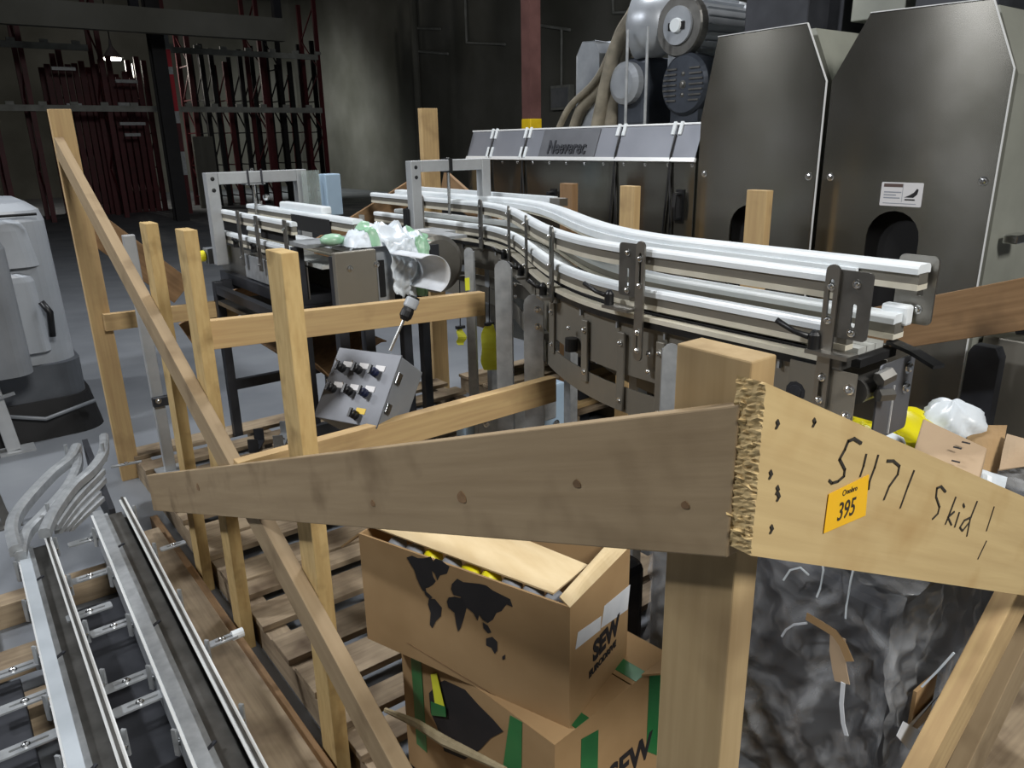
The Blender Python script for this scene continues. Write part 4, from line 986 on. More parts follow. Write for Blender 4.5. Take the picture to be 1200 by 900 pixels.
# enclosure and other bits low on the skid
a = at(545, 478, y=2.5); b = at(662, 520, y=2.5)
en = thing('drive_enclosure', 'pale grey bolted drive enclosure low on the skid under the curve', 'enclosure', ((a.x + b.x) / 2, 2.6, .118))
MB().box((a.x, 2.5, .118), (b.x, 2.58, a.z)).build('casing', 'blue_box', en, bevel=.008)
MB().box((a.x + .04, 2.492, a.z - .16), (b.x - .06, 2.5, a.z - .05)).build('cover', 'galvanised', en, bevel=.003)
for px, py in ((570, 492), (586, 506), (652, 492), (650, 502)): bolt(en, at(px, py + 4, y=2.492), NY, .012, .01)
MB().box((b.x - .2, 2.49, a.z - .045), (b.x - .16, 2.5, a.z - .005)).build('vent', 'matte_black', en)
for k, (px, py, h, w) in enumerate(((574, 380, .20, .075), (540, 384, .08, .035))):
    c = at(px, py, x=1.80)
    fn = lambda u, v, c=c, h=h, w=w: (c.x + (u - .5) * w * .8 * (.4 + 2.2 * v * (1.15 - v)), c.y - (u - .5) * w * .6 * (.4 + 2.2 * v * (1.15 - v)) + .01 * math.sin(9 * v), c.z - v * h)
    o = thing('yellow_strap', ('wide yellow webbing strap hanging between the conveyor legs', 'narrow yellow strap end hanging beside the slim conveyor leg')[k], 'strap', c)
    MB().grid(fn, 3, 10, .003).build('webbing', 'strap_yellow', o)
    MB().box((c.x - .02, c.y - .006, c.z - .005), (c.x + .02, c.y + .014, c.z + .008)).build('buckle', 'dark_steel', o)
    MB().tube([(c.x, c.y + .004, c.z), (c.x + .01, c.y + .01, 1.03)], .0025, 6).build('cord', 'black_rubber', o)
c = at(547, 333, x=1.68); MB().box((c.x - .008, c.y - .003, c.z - .025), (c.x + .012, c.y + .001, c.z + .025)).build('yellow_label', 'strap_yellow', conv)
# pallet lying under the hood
pu = thing('wooden_pallet', 'low wooden pallet lying under the long hood', 'pallet', (3.15, 3.55, 0))
for x in (2.72, 3.1, 3.5): board('stringer', (x, 3.0, .05), (x, 4.1, .05), .08, .1, NZ, 'pallet_wood', pu)
for k in range(8): board('deck_board', (2.66, 3.06 + k * .14, .111), (3.56, 3.06 + k * .14, .111), .1, .02, NZ, 'pallet_wood', pu)
for k in range(3): board('deck_board', (2.66, 3.1 + k * .16, .135 + .0), (3.5, 3.14 + k * .16, .135), .11, .025, NZ, 'pine', pu)

# small loose pieces on the deck
lab = ('bent black steel bracket lying on the deck behind the low cross board', 'longer bent steel bracket lying beside the black bracket on the deck')
for k, (px, py, L) in enumerate(((300, 515, .16), (330, 508, .22))):
    c = at(px, py, z=.16); g = thing('steel_bracket', lab[k], 'bracket', (c.x, c.y, .118))
    d = Vector((.5, .85, 0)).normalized(); q = Vector((d.y, -d.x, 0))
    MB().bar(c - d * L / 2 - NZ * .036, c + d * L / 2 - NZ * .036, .05, .008).build('base_strip', ('dark_steel', 'galvanised')[k], g)
    for e_ in (-1, 1): MB().bar(c + d * e_ * (L / 2 - .004) - NZ * .032, c + d * e_ * (L / 2 - .004) + NZ * .03, .05, .008, d).build('upstand', ('dark_steel', 'galvanised')[k], g)
    bolt(g, c - NZ * .032, NZ, .009, .01)
du = thing('drive_unit', 'dark gear drive unit standing between the cartons and the conveyor legs', 'drive unit', (1.26, 1.4, .118))
MB().box((1.14, 1.24, .118), (1.40, 1.54, .50)).build('gear_case', 'dark_steel', du, bevel=.03)
MB().lathe([(.09, 0), (.10, .01), (.10, .16), (.07, .19), (.03, .2)], frame((1.26, 1.38, .50), Vector((1, 0, 0)), n=NZ), 24).build('motor_body', 'motor_dark', du)
for k in range(8):
    a = k * math.pi / 4; MB().cbox((1.26 + .104 * math.cos(a), 1.38 + .104 * math.sin(a), .58), (.014, .014, .14)).build('cooling_rib', 'motor_dark', du)
MB().box((1.13, 1.30, .30), (1.14, 1.44, .42)).build('data_plate', 'galvanised', du)

# ================================================================ cardboard cartons on the skid
def carton(name, label, A, e1, e2, L, Wd, Hh, open_top=True, t=.005):
    """A = near top corner; e1 runs along the long side, e2 along the short side"""
    e1 = Vector(e1).normalized(); e2 = (Vector(e2) - e1 * Vector(e2).dot(e1)).normalized()
    e = thing(name, label, 'box', (A + e1 * L / 2 + e2 * Wd / 2 - NZ * Hh))
    def P(a, b, c): return A + e1 * a + e2 * b - NZ * c
    def slab(nm, a0, a1, b0, b1, c0, c1, mat='cardboard'):
        ps = [P(a0, b0, c1), P(a0, b1, c1), P(a1, b1, c1), P(a1, b0, c1), P(a0, b0, c0), P(a0, b1, c0), P(a1, b1, c0), P(a1, b0, c0)]
        return MB().hexa(ps).build(nm, mat, e)
    long_near = slab('long_side', 0, L, 0, t, 0, Hh); slab('long_side', 0, L, Wd - t, Wd, 0, Hh)
    short_near = slab('short_side', 0, t, t, Wd - t, 0, Hh); slab('short_side', L - t, L, t, Wd - t, 0, Hh)
    slab('bottom', t, L - t, t, Wd - t, Hh - t, Hh)
    return e, P, long_near, short_near, e1, e2, slab
A = dep(668, 712, 1.4); Bc = at(420, 625, z=A.z); Cc = at(752, 650, z=A.z)
e1 = (Bc - A); L1 = e1.length; e2 = (Cc - A)
top_h = A.z - 0.505
bx, P, lside, sside, e1, e2, slab = carton('cardboard_box', 'open cardboard carton printed with a black world map, on top of another carton', A, e1, e2, L1, .262, top_h)
nl = -e2; ns = -e1
def printed(name, pix, p0, n, parent, mat, t=.0006, o=.0004):
    pts = [on_plane(x, y, p0, n) for x, y in pix]; c = sum(pts, Vector()) / len(pts)
    M = frame(c + Vector(n) * o, (pts[1] - pts[0]), n=n); Mi = M.inverted()
    loc = [(Mi @ p) for p in pts]; loc = [(p.x, p.y) for p in loc]
    ar = sum(loc[i][0] * loc[(i + 1) % len(loc)][1] - loc[(i + 1) % len(loc)][0] * loc[i][1] for i in range(len(loc)))
    if ar < 0: loc = loc[::-1]
    return MB().plate(loc, t, M).build(name, mat, parent)
maps = [
 [(477, 653), (483, 651), (490, 654), (497, 654), (505, 652), (508, 658), (511, 654), (518, 657), (527, 664), (524, 672), (516, 674), (513, 680), (510, 672), (506, 668), (508, 676), (511, 681), (508, 685), (503, 688), (499, 689), (500, 694), (496, 692), (493, 687), (489, 678), (486, 668), (481, 660)],
 [(497, 691), (503, 696), (507, 700), (504, 702), (499, 697)],
 [(503, 701), (510, 702), (518, 712), (517, 722), (511, 728), (507, 736), (504, 732), (505, 718), (502, 708)],
 [(526, 700), (533, 699), (541, 701), (547, 712), (544, 724), (540, 736), (537, 740), (535, 732), (533, 718), (526, 712), (524, 705)],
 [(529, 690), (530, 684), (536, 678), (543, 682), (552, 683), (562, 684), (570, 686), (578, 692), (588, 697), (598, 702), (601, 711), (594, 708), (588, 716), (582, 718), (578, 726), (572, 730), (566, 726), (562, 720), (560, 727), (555, 718), (550, 714), (544, 710), (540, 699), (532, 697)],
 [(566, 729), (572, 733), (576, 741), (572, 742), (567, 736)],
 [(570, 748), (577, 746), (583, 752), (583, 762), (580, 766), (576, 759), (570, 756)],
 [(589, 769), (592, 767), (592, 772), (589, 773)]]
for mp_ in maps: printed('printed_land', mp_, A, nl, lside, 'ink')
printed('printed_line', [(477, 753), (478, 753), (581, 815), (580, 816)], A, nl, lside, 'wood_brown')
printed('shipping_label', [(674, 761), (677, 741), (704, 722), (703, 738)], A, ns, sside, 'paper', .0008)
printed('shipping_label', [(704, 736), (708, 710), (738, 685), (735, 714)], A, ns, sside, 'paper', .0008)
def face_text(body, px, py, size, parent, p0, n, along, sx=1.0, bold=.0, mat='ink'):
    c = on_plane(px, py, p0, n) + Vector(n) * .0012
    v, f = text_mesh(body, size, .0003, bold, sx); M = frame(c, along, n=n)
    return MB().add(v, f).build('lettering', mat, parent, M)
face_text('SEW', 710, 748, .062, sside, A, ns, e2, .95, .003)
face_text('EURODRIVE', 706, 772, .021, sside, A, ns, e2, 1.1, .001)
# flaps and contents
def sheet(name, pts, t, parent, mat, lift=0.0):                # bent quad sheet through four corners
    pts = [Vector(p) for p in pts]
    fn = lambda u, v: (pts[0] * (1 - u) + pts[1] * u) * (1 - v) + (pts[3] * (1 - u) + pts[2] * u) * v + NZ * lift * math.sin(math.pi * u) * math.sin(math.pi * v)
    return MB().grid(fn, 8, 6, t).build(name, mat, parent)
sheet('top_flap', [P(.05, .025, .004), P(L1 - .01, .02, -.012), P(L1 - .06, .17, -.02), P(.05, .165, .015)], .004, bx, 'cardboard_inner', .012)
sheet('short_flap', [P(.0, .0, .0), P(.0, .255, .0), P(.035, .25, -.016), P(.028, .01, -.008)], .004, bx, 'cardboard_inner', .01)
sheet('far_flap', [P(L1, .0, .0), P(L1, .255, .0), P(L1 + .05, .255, .04), P(L1 + .06, .0, .05)], .004, bx, 'cardboard')
rnd = random.Random(9)
for k in range(9):
    c = P(.05 + k * .05, .032, .022)
    m = MB().lathe([(.004, -.014), (.020, -.010), (.023, 0), (.020, .010), (.004, .013)], Matrix.Translation(c) @ Matrix.Rotation(rnd.uniform(0, 1), 4, 'X'), 10)
    tag(m.build('foil_packet', 'bag_yellow' if k in (3, 4, 6) else 'print_grey', smooth=True),
        'yellow wrapped packet under the open flap of the map carton' if k in (3, 4, 6) else 'grey wrapped packet under the open flap of the map carton', 'packet', 'yellow packets in the carton' if k in (3, 4, 6) else 'grey packets in the carton')
# lower carton
Zb = A.z - top_h - .002
A2 = at(650, 874, z=Zb); R2 = at(786, 768, z=Zb); L2 = at(428, 738, z=Zb)
e2b = R2 - A2; w2 = e2b.length; e1b = Vector((-e2b.y, e2b.x, 0)).normalized(); len2 = .50
b2, P2, l2, s2, e1c, e2c, slab2 = carton('cardboard_box', 'green-taped cardboard carton underneath the map carton', A2, e1b, e2b, len2, w2, Zb - .118)
slab2('lid', .0, len2, .0, w2 * .62, -.0005, -.002); slab2('lid', .0, len2, w2 * .63, w2, -.0005, -.002)
def band(b0, b1, c0, c1, name='green_tape'):                    # on the short (near right) face
    ps = [P2(-.0012, b0, c0), P2(-.0012, b1, c0), P2(-.0012, b1, c1), P2(-.0012, b0, c1)]
    return MB().hexa([ps[3], ps[2], ps[2] + e1c * .001, ps[3] + e1c * .001, ps[0], ps[1], ps[1] + e1c * .001, ps[0] + e1c * .001]).build(name, 'tape_green', b2)
for q in ([(680, 912), (681, 866), (701, 855), (700, 905)], [(757, 880), (761, 788), (774, 779), (772, 886)]): printed('green_tape', q, A2, -e1c, b2, 'tape_green')
printed('green_tape', [(588, 912), (598, 838), (612, 846), (611, 918)], A2, -e2c, b2, 'tape_green')
MB().hexa([P2(.0, .06, -.0021), P2(.0, .10, -.0021), P2(.10, .10, -.0021), P2(.10, .06, -.0021), P2(.0, .06, -.003), P2(.0, .10, -.003), P2(.10, .10, -.003), P2(.10, .06, -.003)]).build('green_tape', 'tape_green', b2)
MB().hexa([P2(.0, .25, -.0021), P2(.0, .29, -.0021), P2(.07, .29, -.0021), P2(.07, .25, -.0021), P2(.0, .25, -.003), P2(.0, .29, -.003), P2(.07, .29, -.003), P2(.07, .25, -.003)]).build('green_tape', 'tape_green', b2)
for a0 in (.42,):
    MB().hexa([P2(a0, -.0015, .30), P2(a0 + .04, -.0015, .30), P2(a0 + .04, -.0004, .30), P2(a0, -.0004, .30), P2(a0, -.0015, -.0), P2(a0 + .04, -.0015, -.0), P2(a0 + .04, -.0004, -.0), P2(a0, -.0004, -.0)]).build('green_tape', 'tape_green', b2)
printed('printed_land', [(503, 812), (515, 800), (521, 797), (545, 808), (560, 825), (578, 843), (590, 857), (575, 865), (563, 878), (545, 890), (521, 880), (512, 850), (505, 835)], A2, -e2c, l2, 'ink')
printed('printed_land', [(484, 760), (495, 768), (500, 778), (492, 776)], A2, -e2c, l2, 'ink')
face_text('SEW', 738, 893, .09, s2, A2, -e1c, e2c, .85, .003)
sheet('yellow_strap_end', [on_plane(505, 790, A2 - e2c * .004, -e2c), on_plane(512, 789, A2 - e2c * .004, -e2c), on_plane(521, 828, A2 - e2c * .004, -e2c), on_plane(511, 832, A2 - e2c * .004, -e2c)], .001, b2, 'strap_yellow')
printed('green_tape', [(505, 822), (522, 828), (523, 840), (506, 838)], A2 - e2c * .005, -e2c, b2, 'tape_green')
sheet('torn_flap', [P2(.0, w2 * .72, -.004), P2(.0, w2 - .01, -.004), P2(-.045, w2 - .03, -.028), P2(-.04, w2 * .76, -.022)], .004, b2, 'cardboard')
# splintered stick across the cartons
p0 = at(452, 832, x=.66); p1 = at(592, 902, x=.70)
P_ = [p0, p0.lerp(p1, .3) + NZ * .006, p0.lerp(p1, .55) - NZ * .004, p1]
tag(MB().tube(P_, [.006, .010, .012, .006], 7).build('splintered_stick', 'twine'), 'frayed tan stick lying across the lower carton', 'stick')

# ================================================================ wrapped load at the corner of the skid
wl = thing('wrapped_load', 'dark load wrapped in glossy crumpled stretch film beside the corner post', 'wrapped load', (1.55, .8, .118))
WX0, WX1, WY0, WY1, WZ0, WZ1 = 1.24, 1.95, .52, 1.02, .22, .80
MB().box((WX0, WY0, WZ0 + .04), (WX1, WY1, WZ1)).build('load', 'dark_steel', wl, bevel=.02)
MB().box((WX0 - .03, WY0 - .02, WZ0), (WX1, WY1 + .02, WZ0 + .04)).build('base_tray', 'skirt_grey', wl, bevel=.005)
for y in (WY0 + .06, WY1 - .06): board('bearer', (WX0 - .04, y, .170), (WX1, y, .170), .09, .1, NZ, 'pallet_wood', wl)
def fnoise(a, b, k=0):
    return .010 * math.sin(11 * a + 3 * b + k) * math.sin(7 * b - 4 * a + 2 * k) + .007 * abs(math.sin(15 * a - 8 * b + k + math.sin(9 * b))) + .005 * abs(math.sin(27 * b + 14 * a + 2 * math.sin(6 * a + k))) + .003 * math.sin(53 * a + 31 * b)
def filmX(u, v):                                               # over the side that looks to the cartons
    y = WY0 - .03 + u * (WY1 - WY0 + .08); z = WZ0 + .01 + v * (WZ1 - WZ0 + .03)
    return (WX0 - .030 + fnoise(u * 1.3, v * 1.2) * 1.2 - .02 * (1 - v), y, z)
def filmY(u, v):
    x = WX0 - .03 + u * (WX1 - WX0 + .03); z = WZ0 + .01 + v * (WZ1 - WZ0 + .03)
    return (x, WY0 - .032 + fnoise(u * 1.5, v * 1.2, 2) * 1.1, z)
def filmZ(u, v):
    x = WX0 - .03 + u * (WX1 - WX0 + .03); y = WY0 - .03 + v * (WY1 - WY0 + .08)
    return (x, y, WZ1 + .035 + fnoise(u * 1.4, v * 1.3, 4) * 1.6)
MB().grid(filmX, 90, 90).build('stretch_film', 'stretch_film', wl, smooth=True)
MB().grid(filmY, 90, 90).build('stretch_film', 'stretch_film', wl, smooth=True)
MB().grid(filmZ, 80, 70).build('stretch_film', 'stretch_film', wl, smooth=True)
def strip(name, pix, x, w, mat, parent):
    pts = [at(*p, x=x) for p in pix]
    return MB().sweep(pts, [(-.0008, -w / 2), (-.0008, w / 2), (.0008, w / 2), (.0008, -w / 2)]).build(name, mat, parent)
strip('torn_tape', [(945, 722), (962, 732), (978, 742), (988, 756), (996, 775)], WX0 - .062, .016, 'cardboard', wl)
strip('torn_tape', [(982, 745), (981, 765), (984, 785), (987, 800)], WX0 - .060, .03, 'cardboard_pink', wl)
strip('film_tail', [(988, 800), (986, 825), (988, 848), (992, 862)], WX0 - .063, .008, 'paper', wl)
strip('film_tail', [(946, 730), (930, 732), (921, 738), (916, 746)], WX0 - .063, .004, 'paper', wl)
for pix in ([(962, 650), (965, 668), (961, 690), (957, 700)], [(1003, 655), (997, 680), (992, 710), (991, 725)], [(918, 680), (926, 668), (938, 665), (948, 674)], [(1118, 765), (1100, 785), (1080, 805)]):
    strip('film_fold', pix, WX0 - .058, .0035, 'bag_film', wl)
# cardboard corner and white paper at its foot
a = at(1082, 822, y=.48)
MB().box((a.x - .05, .475, a.z - .05), (a.x + .03, .482, a.z + .05)).build('corner_board', 'cardboard', wl)
MB().hexa([at(1060, 860, y=.47), at(1066, 848, y=.47), at(1067, 848, y=.474), at(1061, 860, y=.474), at(1098, 815, y=.47), at(1106, 808, y=.47), at(1107, 808, y=.474), at(1099, 815, y=.474)]).build('paper_edge', 'paper', wl)
printed('paper_label', [(1050, 862), (1058, 845), (1078, 856), (1066, 880)], (0, .468, 0), NY, wl, 'paper')

# loose things lying on top of the load
zt4 = WZ1 + .075
tb = WZ1 + .06
cbp = [at(1051, 592, z=tb + .02), at(1133, 616, z=tb + .02), at(1157, 525, z=tb + .10), at(1082, 490, z=tb + .13)]
lb = thing('flat_carton', 'small plain pinkish cardboard box lying on the wrapped load', 'box', (cbp[0] + cbp[2]) / 2 - NZ * .05)
fnc = lambda u, v: (cbp[0] * (1 - u) + cbp[1] * u) * (1 - v) + (cbp[3] * (1 - u) + cbp[2] * u) * v
MB().grid(fnc, 2, 2, .055).build('carton_body', 'cardboard_pink', lb, bevel=.003)
nrm = (cbp[1] - cbp[0]).cross(cbp[3] - cbp[0]).normalized()
nrm = nrm if nrm.z > 0 else -nrm
for px, py in ((1122, 525), (1132, 519), (1112, 547), (1120, 541), (1110, 551)):
    o = on_plane(px, py, cbp[0] + nrm * .004, nrm); u = cbp[1] - cbp[0]
    MB().box((-.008, -.002, 0), (.008, .002, .001), frame(o, u, n=nrm)).build('printed_mark', 'ink', lb)
def blob(name, mat, label, cat, px, py, z, rx, ry, rz, seed=1, sub=2):
    c = at(px, py, z=z); r = random.Random(seed); ph = [r.uniform(0, 6.28) for _ in range(6)]
    def fn(u, v):
        a = 2 * math.pi * u; b = math.pi * (v - .5)
        k = 1 + .16 * math.sin(3 * a + ph[0]) * math.cos(b) + .10 * math.sin(7 * a + 5 * b + ph[1]) * math.cos(b) + .06 * math.sin(13 * a - 9 * b + ph[2]) * math.cos(b)
        return (c.x + rx * k * math.cos(a) * math.cos(b), c.y + ry * k * math.sin(a) * math.cos(b), c.z + rz * math.sin(b) * (1 + .2 * math.sin(5 * a + ph[3]) * math.cos(b)))
    return tag(MB().grid(fn, 40, 16).build(name, mat, smooth=True), label, cat)
blob('yellow_bag', 'bag_yellow', 'bright yellow plastic bag crumpled behind the flat pinkish carton', 'bag', 1050, 502, zt4 + .02, .09, .10, .055, 3)
blob('yellow_bag', 'bag_yellow', 'small yellow plastic bag below the conveyor end guard', 'bag', 1010, 520, zt4 + .02, .06, .06, .05, 8)
blob('white_bag', 'bag_white', 'crumpled white plastic bag between the two yellow bags', 'bag', 1030, 524, zt4 + .02, .05, .05, .04, 5)
blob('white_bag', 'bag_white', 'white plastic bag peeking over the back of the flat pinkish carton', 'bag', 1112, 496, zt4 + .03, .08, .07, .06, 6)
sh = [at(1128, 545, z=tb + .05), at(1180, 560, z=tb + .02), at(1172, 590, z=tb - .01), at(1140, 572, z=tb)]
tag(sheet('white_sheet', sh, .002, None, 'bag_white', .02), 'loose white plastic sheet between the flat carton and the stretch film', 'sheet')
cf = [at(1150, 556, z=tb + .02), at(1128, 500, z=tb + .03), at(1180, 500, z=tb + .05), at(1168, 556, z=tb + .0)]
tag(sheet('cardboard_flap', cf, .004, None, 'cardboard', .01), 'brown cardboard offcut standing behind the flat pinkish carton', 'cardboard')
cf = [at(1170, 552, z=tb + .03), at(1180, 510, z=tb + .05), at(1215, 520, z=tb + .05), at(1215, 545, z=tb + .02)]
tag(sheet('cardboard_flap', cf, .004, None, 'cardboard_pink', .01), 'pale cardboard offcut beside the stretch film on the load', 'cardboard')

# ================================================================ low pallet with guide tracks, outside the skid
lp = thing('wooden_pallet', 'worn low pallet carrying the two steel guide tracks', 'pallet', (.15, 2.1, 0))
for y, w in ((1.3, .12), (2.12, .1), (2.50, .14)): board('cross_board', (-.13, y, .102), (.33, y, .102), w, .022, NZ, 'pallet_wood', lp)
for y in (1.0, 1.65, 2.3, 2.95): board('stringer', (-.30, y, .045), (.50, y, .045), .09, .09, NZ, 'pallet_wood', lp)
for x, w in ((-.20, .14), (.435, .19)): board('deck_board', (x, .85, .102), (x, 3.12, .102), w, .022, NZ, 'pallet_wood', lp)
ZT = .285
def track(name, label, L0, R0, L1, R1, inner):
    L0, R0, L1, R1 = [at(*p, z=ZT) for p in (L0, R0, L1, R1)]
    dl = (L0 - L1).normalized(); drr = (R0 - R1).normalized(); L0 = L0 + dl * .55; R0 = R0 + drr * .55
    e = thing(name, label, 'track', ((L0 + R1) / 2 - NZ * (ZT - .113)))
    ac = (R1 - L1).normalized(); W = (R0 - L0).length
    def ln(k, z, a=0.0, b=1.0): return [(L1.lerp(R1, k)).lerp(L0.lerp(R0, k), a) - NZ * z, (L1.lerp(R1, k)).lerp(L0.lerp(R0, k), b) - NZ * z]
    for k in (0.0, 1.0):
        MB().bar(*ln(k, .035), .006, .075).build('side_wall', 'galvanised', e)
        MB().bar(*ln(k + (.03 if k == 0 else -.03), -.002), .014, .008).build('bright_lip', 'edge_steel', e)
    MB().bar(*ln(.86, -.002), .007, .006).build('bright_lip', 'edge_steel', e)
    MB().bar(*ln(.5, .06), .11, .006).build('track_bed', 'cast_steel', e)
    MB().bar(*ln(.62, .045), .05, .02).build('dark_liner', 'cast_steel', e)
    MB().bar(*ln(.16, .012), .032, .05).build('pale_rail', inner, e)
    MB().bar(*ln(.33, .028), .024, .03).build('pale_rail', 'galvanised', e)
    MB().bar(*ln(.92, .012), .008, .05).build('inner_wall', 'cast_steel', e)
    for f in (.15, .42, .7, .95):
        p = ln(.3, .012, f, f)[0]; MB().bar(p - ac * .012, p + ac * .03, .008, .005).build('joint_clip', 'dark_steel', e)
    for f in (.06, .22, .38, .52, .66, .8, .93):
        for k, s in ((0, -1), (1, 1)):
            p = ln(k, .03, f, f)[0]; bolt(e, p + ac * s * .003, ac * s, .007, .014)
            q = MB().bar(p + ac * s * .016 - NZ * .03, p + ac * s * .016 + NZ * .045, .012, .006, ac).build('stud', 'galvanised', e)
    for f in (.1, .45, .8):                                     # feet down to the pallet
        a, b = ln(0, .075, f, f)[0], ln(1, .075, f, f)[0]; MB().hexa([(a.x, a.y - .02, .113), (b.x, b.y - .02, .113), (b.x, b.y + .02, .113), (a.x, a.y + .02, .113), (a.x, a.y - .02, a.z + .005), (b.x, b.y - .02, b.z + .005), (b.x, b.y + .02, b.z + .005), (a.x, a.y + .02, a.z + .005)]).build('bearer', 'dark_steel', e)
    return e, ln, ac
t1, ln1, ac1 = track('guide_track', 'long steel guide track with a broad pale rail, ending in curved rods', (78, 900), (152, 900), (20, 645), (56, 622), 'rail_pale')
t2, ln2, ac2 = track('guide_track', 'straight steel guide track between the curved track and the wooden posts', (228, 900), (312, 900), (108, 606), (146, 584), 'galvanised')
XA = Vector((1, 0.02, 0)).normalized()
def slotted(parent, p, d, L=.10, w=.028):
    M = frame(p, d, n=NZ)
    o = MB().plate(off(rrect(L, w, .006), L / 2, 0), .005, M, [off([(q[1], q[0]) for q in stadium(.008, L * .6)][::-1], L * .55, 0)]).build('slotted_bracket', 'galvanised', parent)
    bolt(o, M @ Vector((L * .5, 0, .005)), NZ, .007, .008)
    return o
for px, py in ((78, 727), (106, 745), (118, 812), (133, 838)):
    p = at(px, py, z=.25); slotted(t1, p, XA, .125, .036)
for px, py in ((-8, 838), (-20, 800), (-10, 892), (78, 685), (80, 640)):
    p = at(px, py, z=.24); slotted(t1, p, XA, .14, .036)
for px, py in ((188, 645), (243, 758), (106, 628)):
    p = at(px, py, z=.255); slotted(t2, p, XA, .085 if px > 120 else .07)
p = at(243, 757, z=.255) + XA * .09; MB().tube([p - XA * .02, p + XA * .012], .014, 12).build('white_end', 'white_plastic', t2)
for (qa, qb, h) in (((96, 712), (150, 800), .085), ((118, 800), (175, 900), .08)):       # dark blocks added under the brackets for the unlit void between tracks
    a = at(*qa, z=.2); b = at(*qb, z=.2)
    MB().box((a.x - .02, b.y, .113), (a.x + .13, a.y, .113 + h)).build('shade_block', 'dark_steel', t1, bevel=.004)
MB().box((-.20, 1.45, .113), (-.03, 2.25, .2)).build('shade_block', 'dark_steel', t1, bevel=.004)  # another dark block added for shade, left of the first track
# curved rods at the far end of the first track
rods = [([(19, 645), (14, 620), (24, 596), (58, 558), (82, 538), (90, 524)], .33, .020), ([(24, 652), (30, 626), (52, 602), (78, 572), (90, 548), (91, 530)], .31, .018),
        ([(52, 625), (62, 603), (84, 572), (108, 550), (121, 530), (122, 512)], .34, .018), ([(64, 618), (84, 590), (104, 568), (120, 552)], .30, .013),
        ([(68, 622), (90, 594), (112, 572), (121, 562)], .27, .013), ([(76, 620), (98, 596), (116, 578)], .25, .011), ([(82, 620), (103, 600), (120, 584)], .23, .010)]
for pix, z, r in rods:
    Q = [at(*p, z=z) for p in pix]; fine = []
    for i in range(len(Q) - 1):
        p0 = Q[max(i - 1, 0)]; p1 = Q[i]; p2 = Q[i + 1]; p3 = Q[min(i + 2, len(Q) - 1)]
        for j in range(6):
            s = j / 6; fine.append(0.5 * ((2 * p1) + (p2 - p0) * s + (2 * p0 - 5 * p1 + 4 * p2 - p3) * s * s + (3 * p1 - p0 - 3 * p2 + p3) * s ** 3))
    fine.append(Q[-1]); MB().sweep(fine, [(r, -r), (r, r * .6), (r * .5, r), (-r * .5, r), (-r, r * .6), (-r, -r)][::-1]).build('curved_rod', 'galvanised', t1)
a = at(124, 512, z=.36); b = at(134, 612, z=.14)
MB().hexa([(b.x - .01, b.y, .113), (b.x + .012, b.y, .113), (b.x + .012, b.y + .38, .113), (b.x - .01, b.y + .38, .113), (b.x - .01, b.y, .2), (b.x + .012, b.y, .2), (b.x + .012, a.y, .37), (b.x - .01, a.y, .37)]).build('end_plate', 'dark_steel', t1)
slotted(t1, at(130, 548, z=.30), Vector((1, -.15, 0)), .12, .02)
for px, py, z in ((78, 530, .34), (121, 528, .36), (57, 600, .33)):
    p = at(px, py, z=z); MB().tube([p - NZ * .05, p + NZ * .035], .007, 8).build('stud', 'galvanised', t1)
# ================================================================ machine and stand at the hall side
sw = thing('floor_sweeper', 'pale grey rounded floor cleaning machine with black rubber skirt', 'machine', (.2, 5.5, 0))
def rb(x0, x1, y0, y1, z0, z1, r, name, mat, top=0.0, k=.0):
    o = rrect(x1 - x0, y1 - y0, r, 6); cx, cy = (x0 + x1) / 2, (y0 + y1) / 2; n = len(o); vs = []
    lv = [(z0, 1.0), (z1 - top, 1.0 - k)] + ([(z1 - top * .4, .97 - k), (z1, .88 - k)] if top else [(z1, 1.0 - k)])
    for z, s in lv: vs += [(cx + p[0] * s, cy + p[1] * s, z) for p in o]
    fs = [(j * n + i, j * n + (i + 1) % n, (j + 1) * n + (i + 1) % n, (j + 1) * n + i) for j in range(len(lv) - 1) for i in range(n)]
    fs += [tuple(range(n - 1, -1, -1)), tuple((len(lv) - 1) * n + i for i in range(n))]
    return MB().add(vs, fs).build(name, mat, sw, smooth=False)
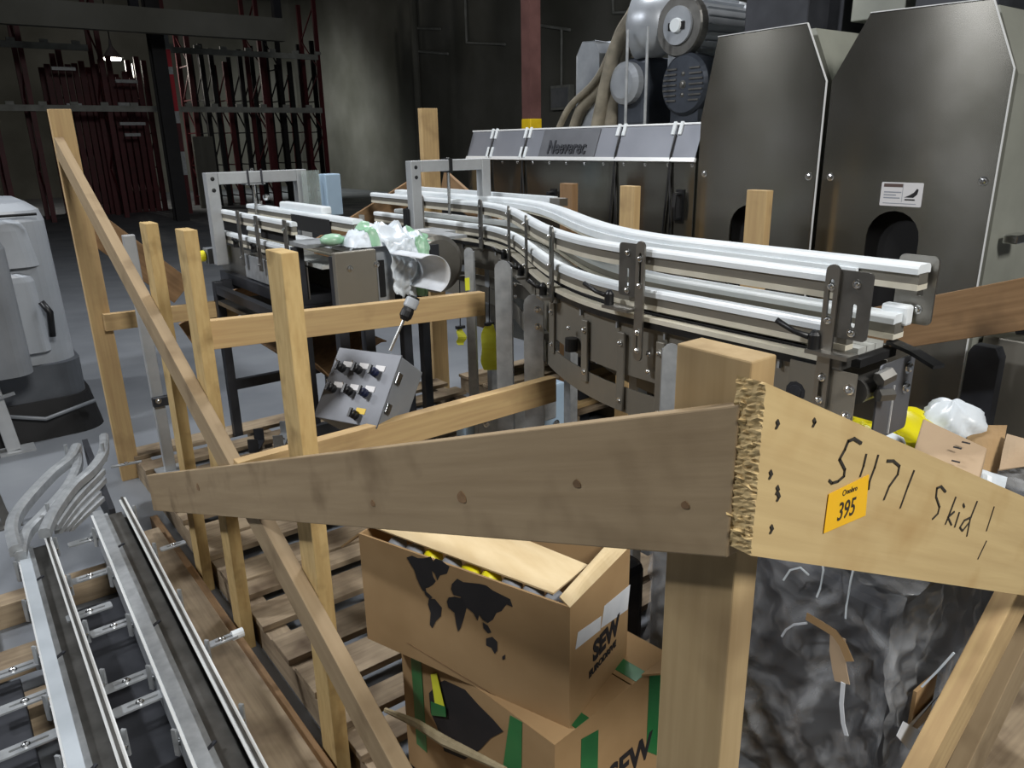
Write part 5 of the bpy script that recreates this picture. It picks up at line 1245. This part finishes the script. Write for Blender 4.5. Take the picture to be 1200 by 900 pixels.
rb(-.55, .585, 5.0, 6.1, .40, 1.32, .14, 'tank_shell', 'pale_shell', .10, .03)
rb(-.58, .60, 4.96, 6.14, .20, .42, .12, 'skirt_body', 'skirt_grey')
rb(-.60, .66, 4.90, 6.2, .0, .22, .16, 'rubber_skirt', 'black_rubber', 0, .06)
rb(-.50, .50, 4.97, 5.2, .98, 1.24, .10, 'front_bulge', 'pale_shell', .06, .05)
rb(-.5, .46, 4.95, 5.1, .5, .95, .06, 'front_panel', 'pale_shell', .05, .03)
c = at(53, 378, y=4.95); MB().tube([(c.x, 4.94, c.z + .12), (c.x + .03, 4.92, c.z + .06), (c.x + .02, 4.93, c.z - .08)], .018, 8).build('handle', 'black_plastic', sw, smooth=True)
MB().tube([(-.5, 4.95, 1.262), (.0, 4.93, 1.262), (.52, 4.99, 1.262)], .008, 6).build('seam', 'black_rubber', sw)
MB().tube([(.10, 4.91, .20), (.35, 4.88, .13), (.62, 4.93, .17)], .012, 6).build('squeegee', 'grey_paint', sw, smooth=True)
rb(-.62, .33, 4.62, 4.86, .46, 1.18, .10, 'side_drum', 'grey_paint', .06, .02)
# pressed steel leg stand in front of it
c = at(22, 528, z=0)
ls = thing('leg_stand', 'bare steel leg on a flat foot plate beside the floor machine', 'stand', (c.x, c.y, 0))
MB().box((c.x - .09, c.y - .06, 0), (c.x + .08, c.y + .06, .012)).build('foot_plate', 'aluminium', ls)
MB().bar((c.x - .02, c.y, .012), (c.x - .06, c.y + .02, .44), .07, .05, (0, 1, 0)).build('leg', 'aluminium', ls, bevel=.004)
MB().bar((c.x - .08, c.y - .03, .32), (c.x + .04, c.y - .03, .34), .02, .02).build('clamp', 'bright_steel', ls)
c = at(10, 615, z=0)
l3 = thing('leg_stand', 'dark steel leg post standing past the end of the curved rods', 'stand', (c.x, c.y, 0))
MB().bar((c.x, c.y, .0), (c.x - .05, c.y + .03, .36), .035, .03, (0, 1, 0)).build('leg', 'cast_steel', l3)
MB().box((c.x - .05, c.y - .05, 0), (c.x + .05, c.y + .05, .008)).build('foot_plate', 'cast_steel', l3)
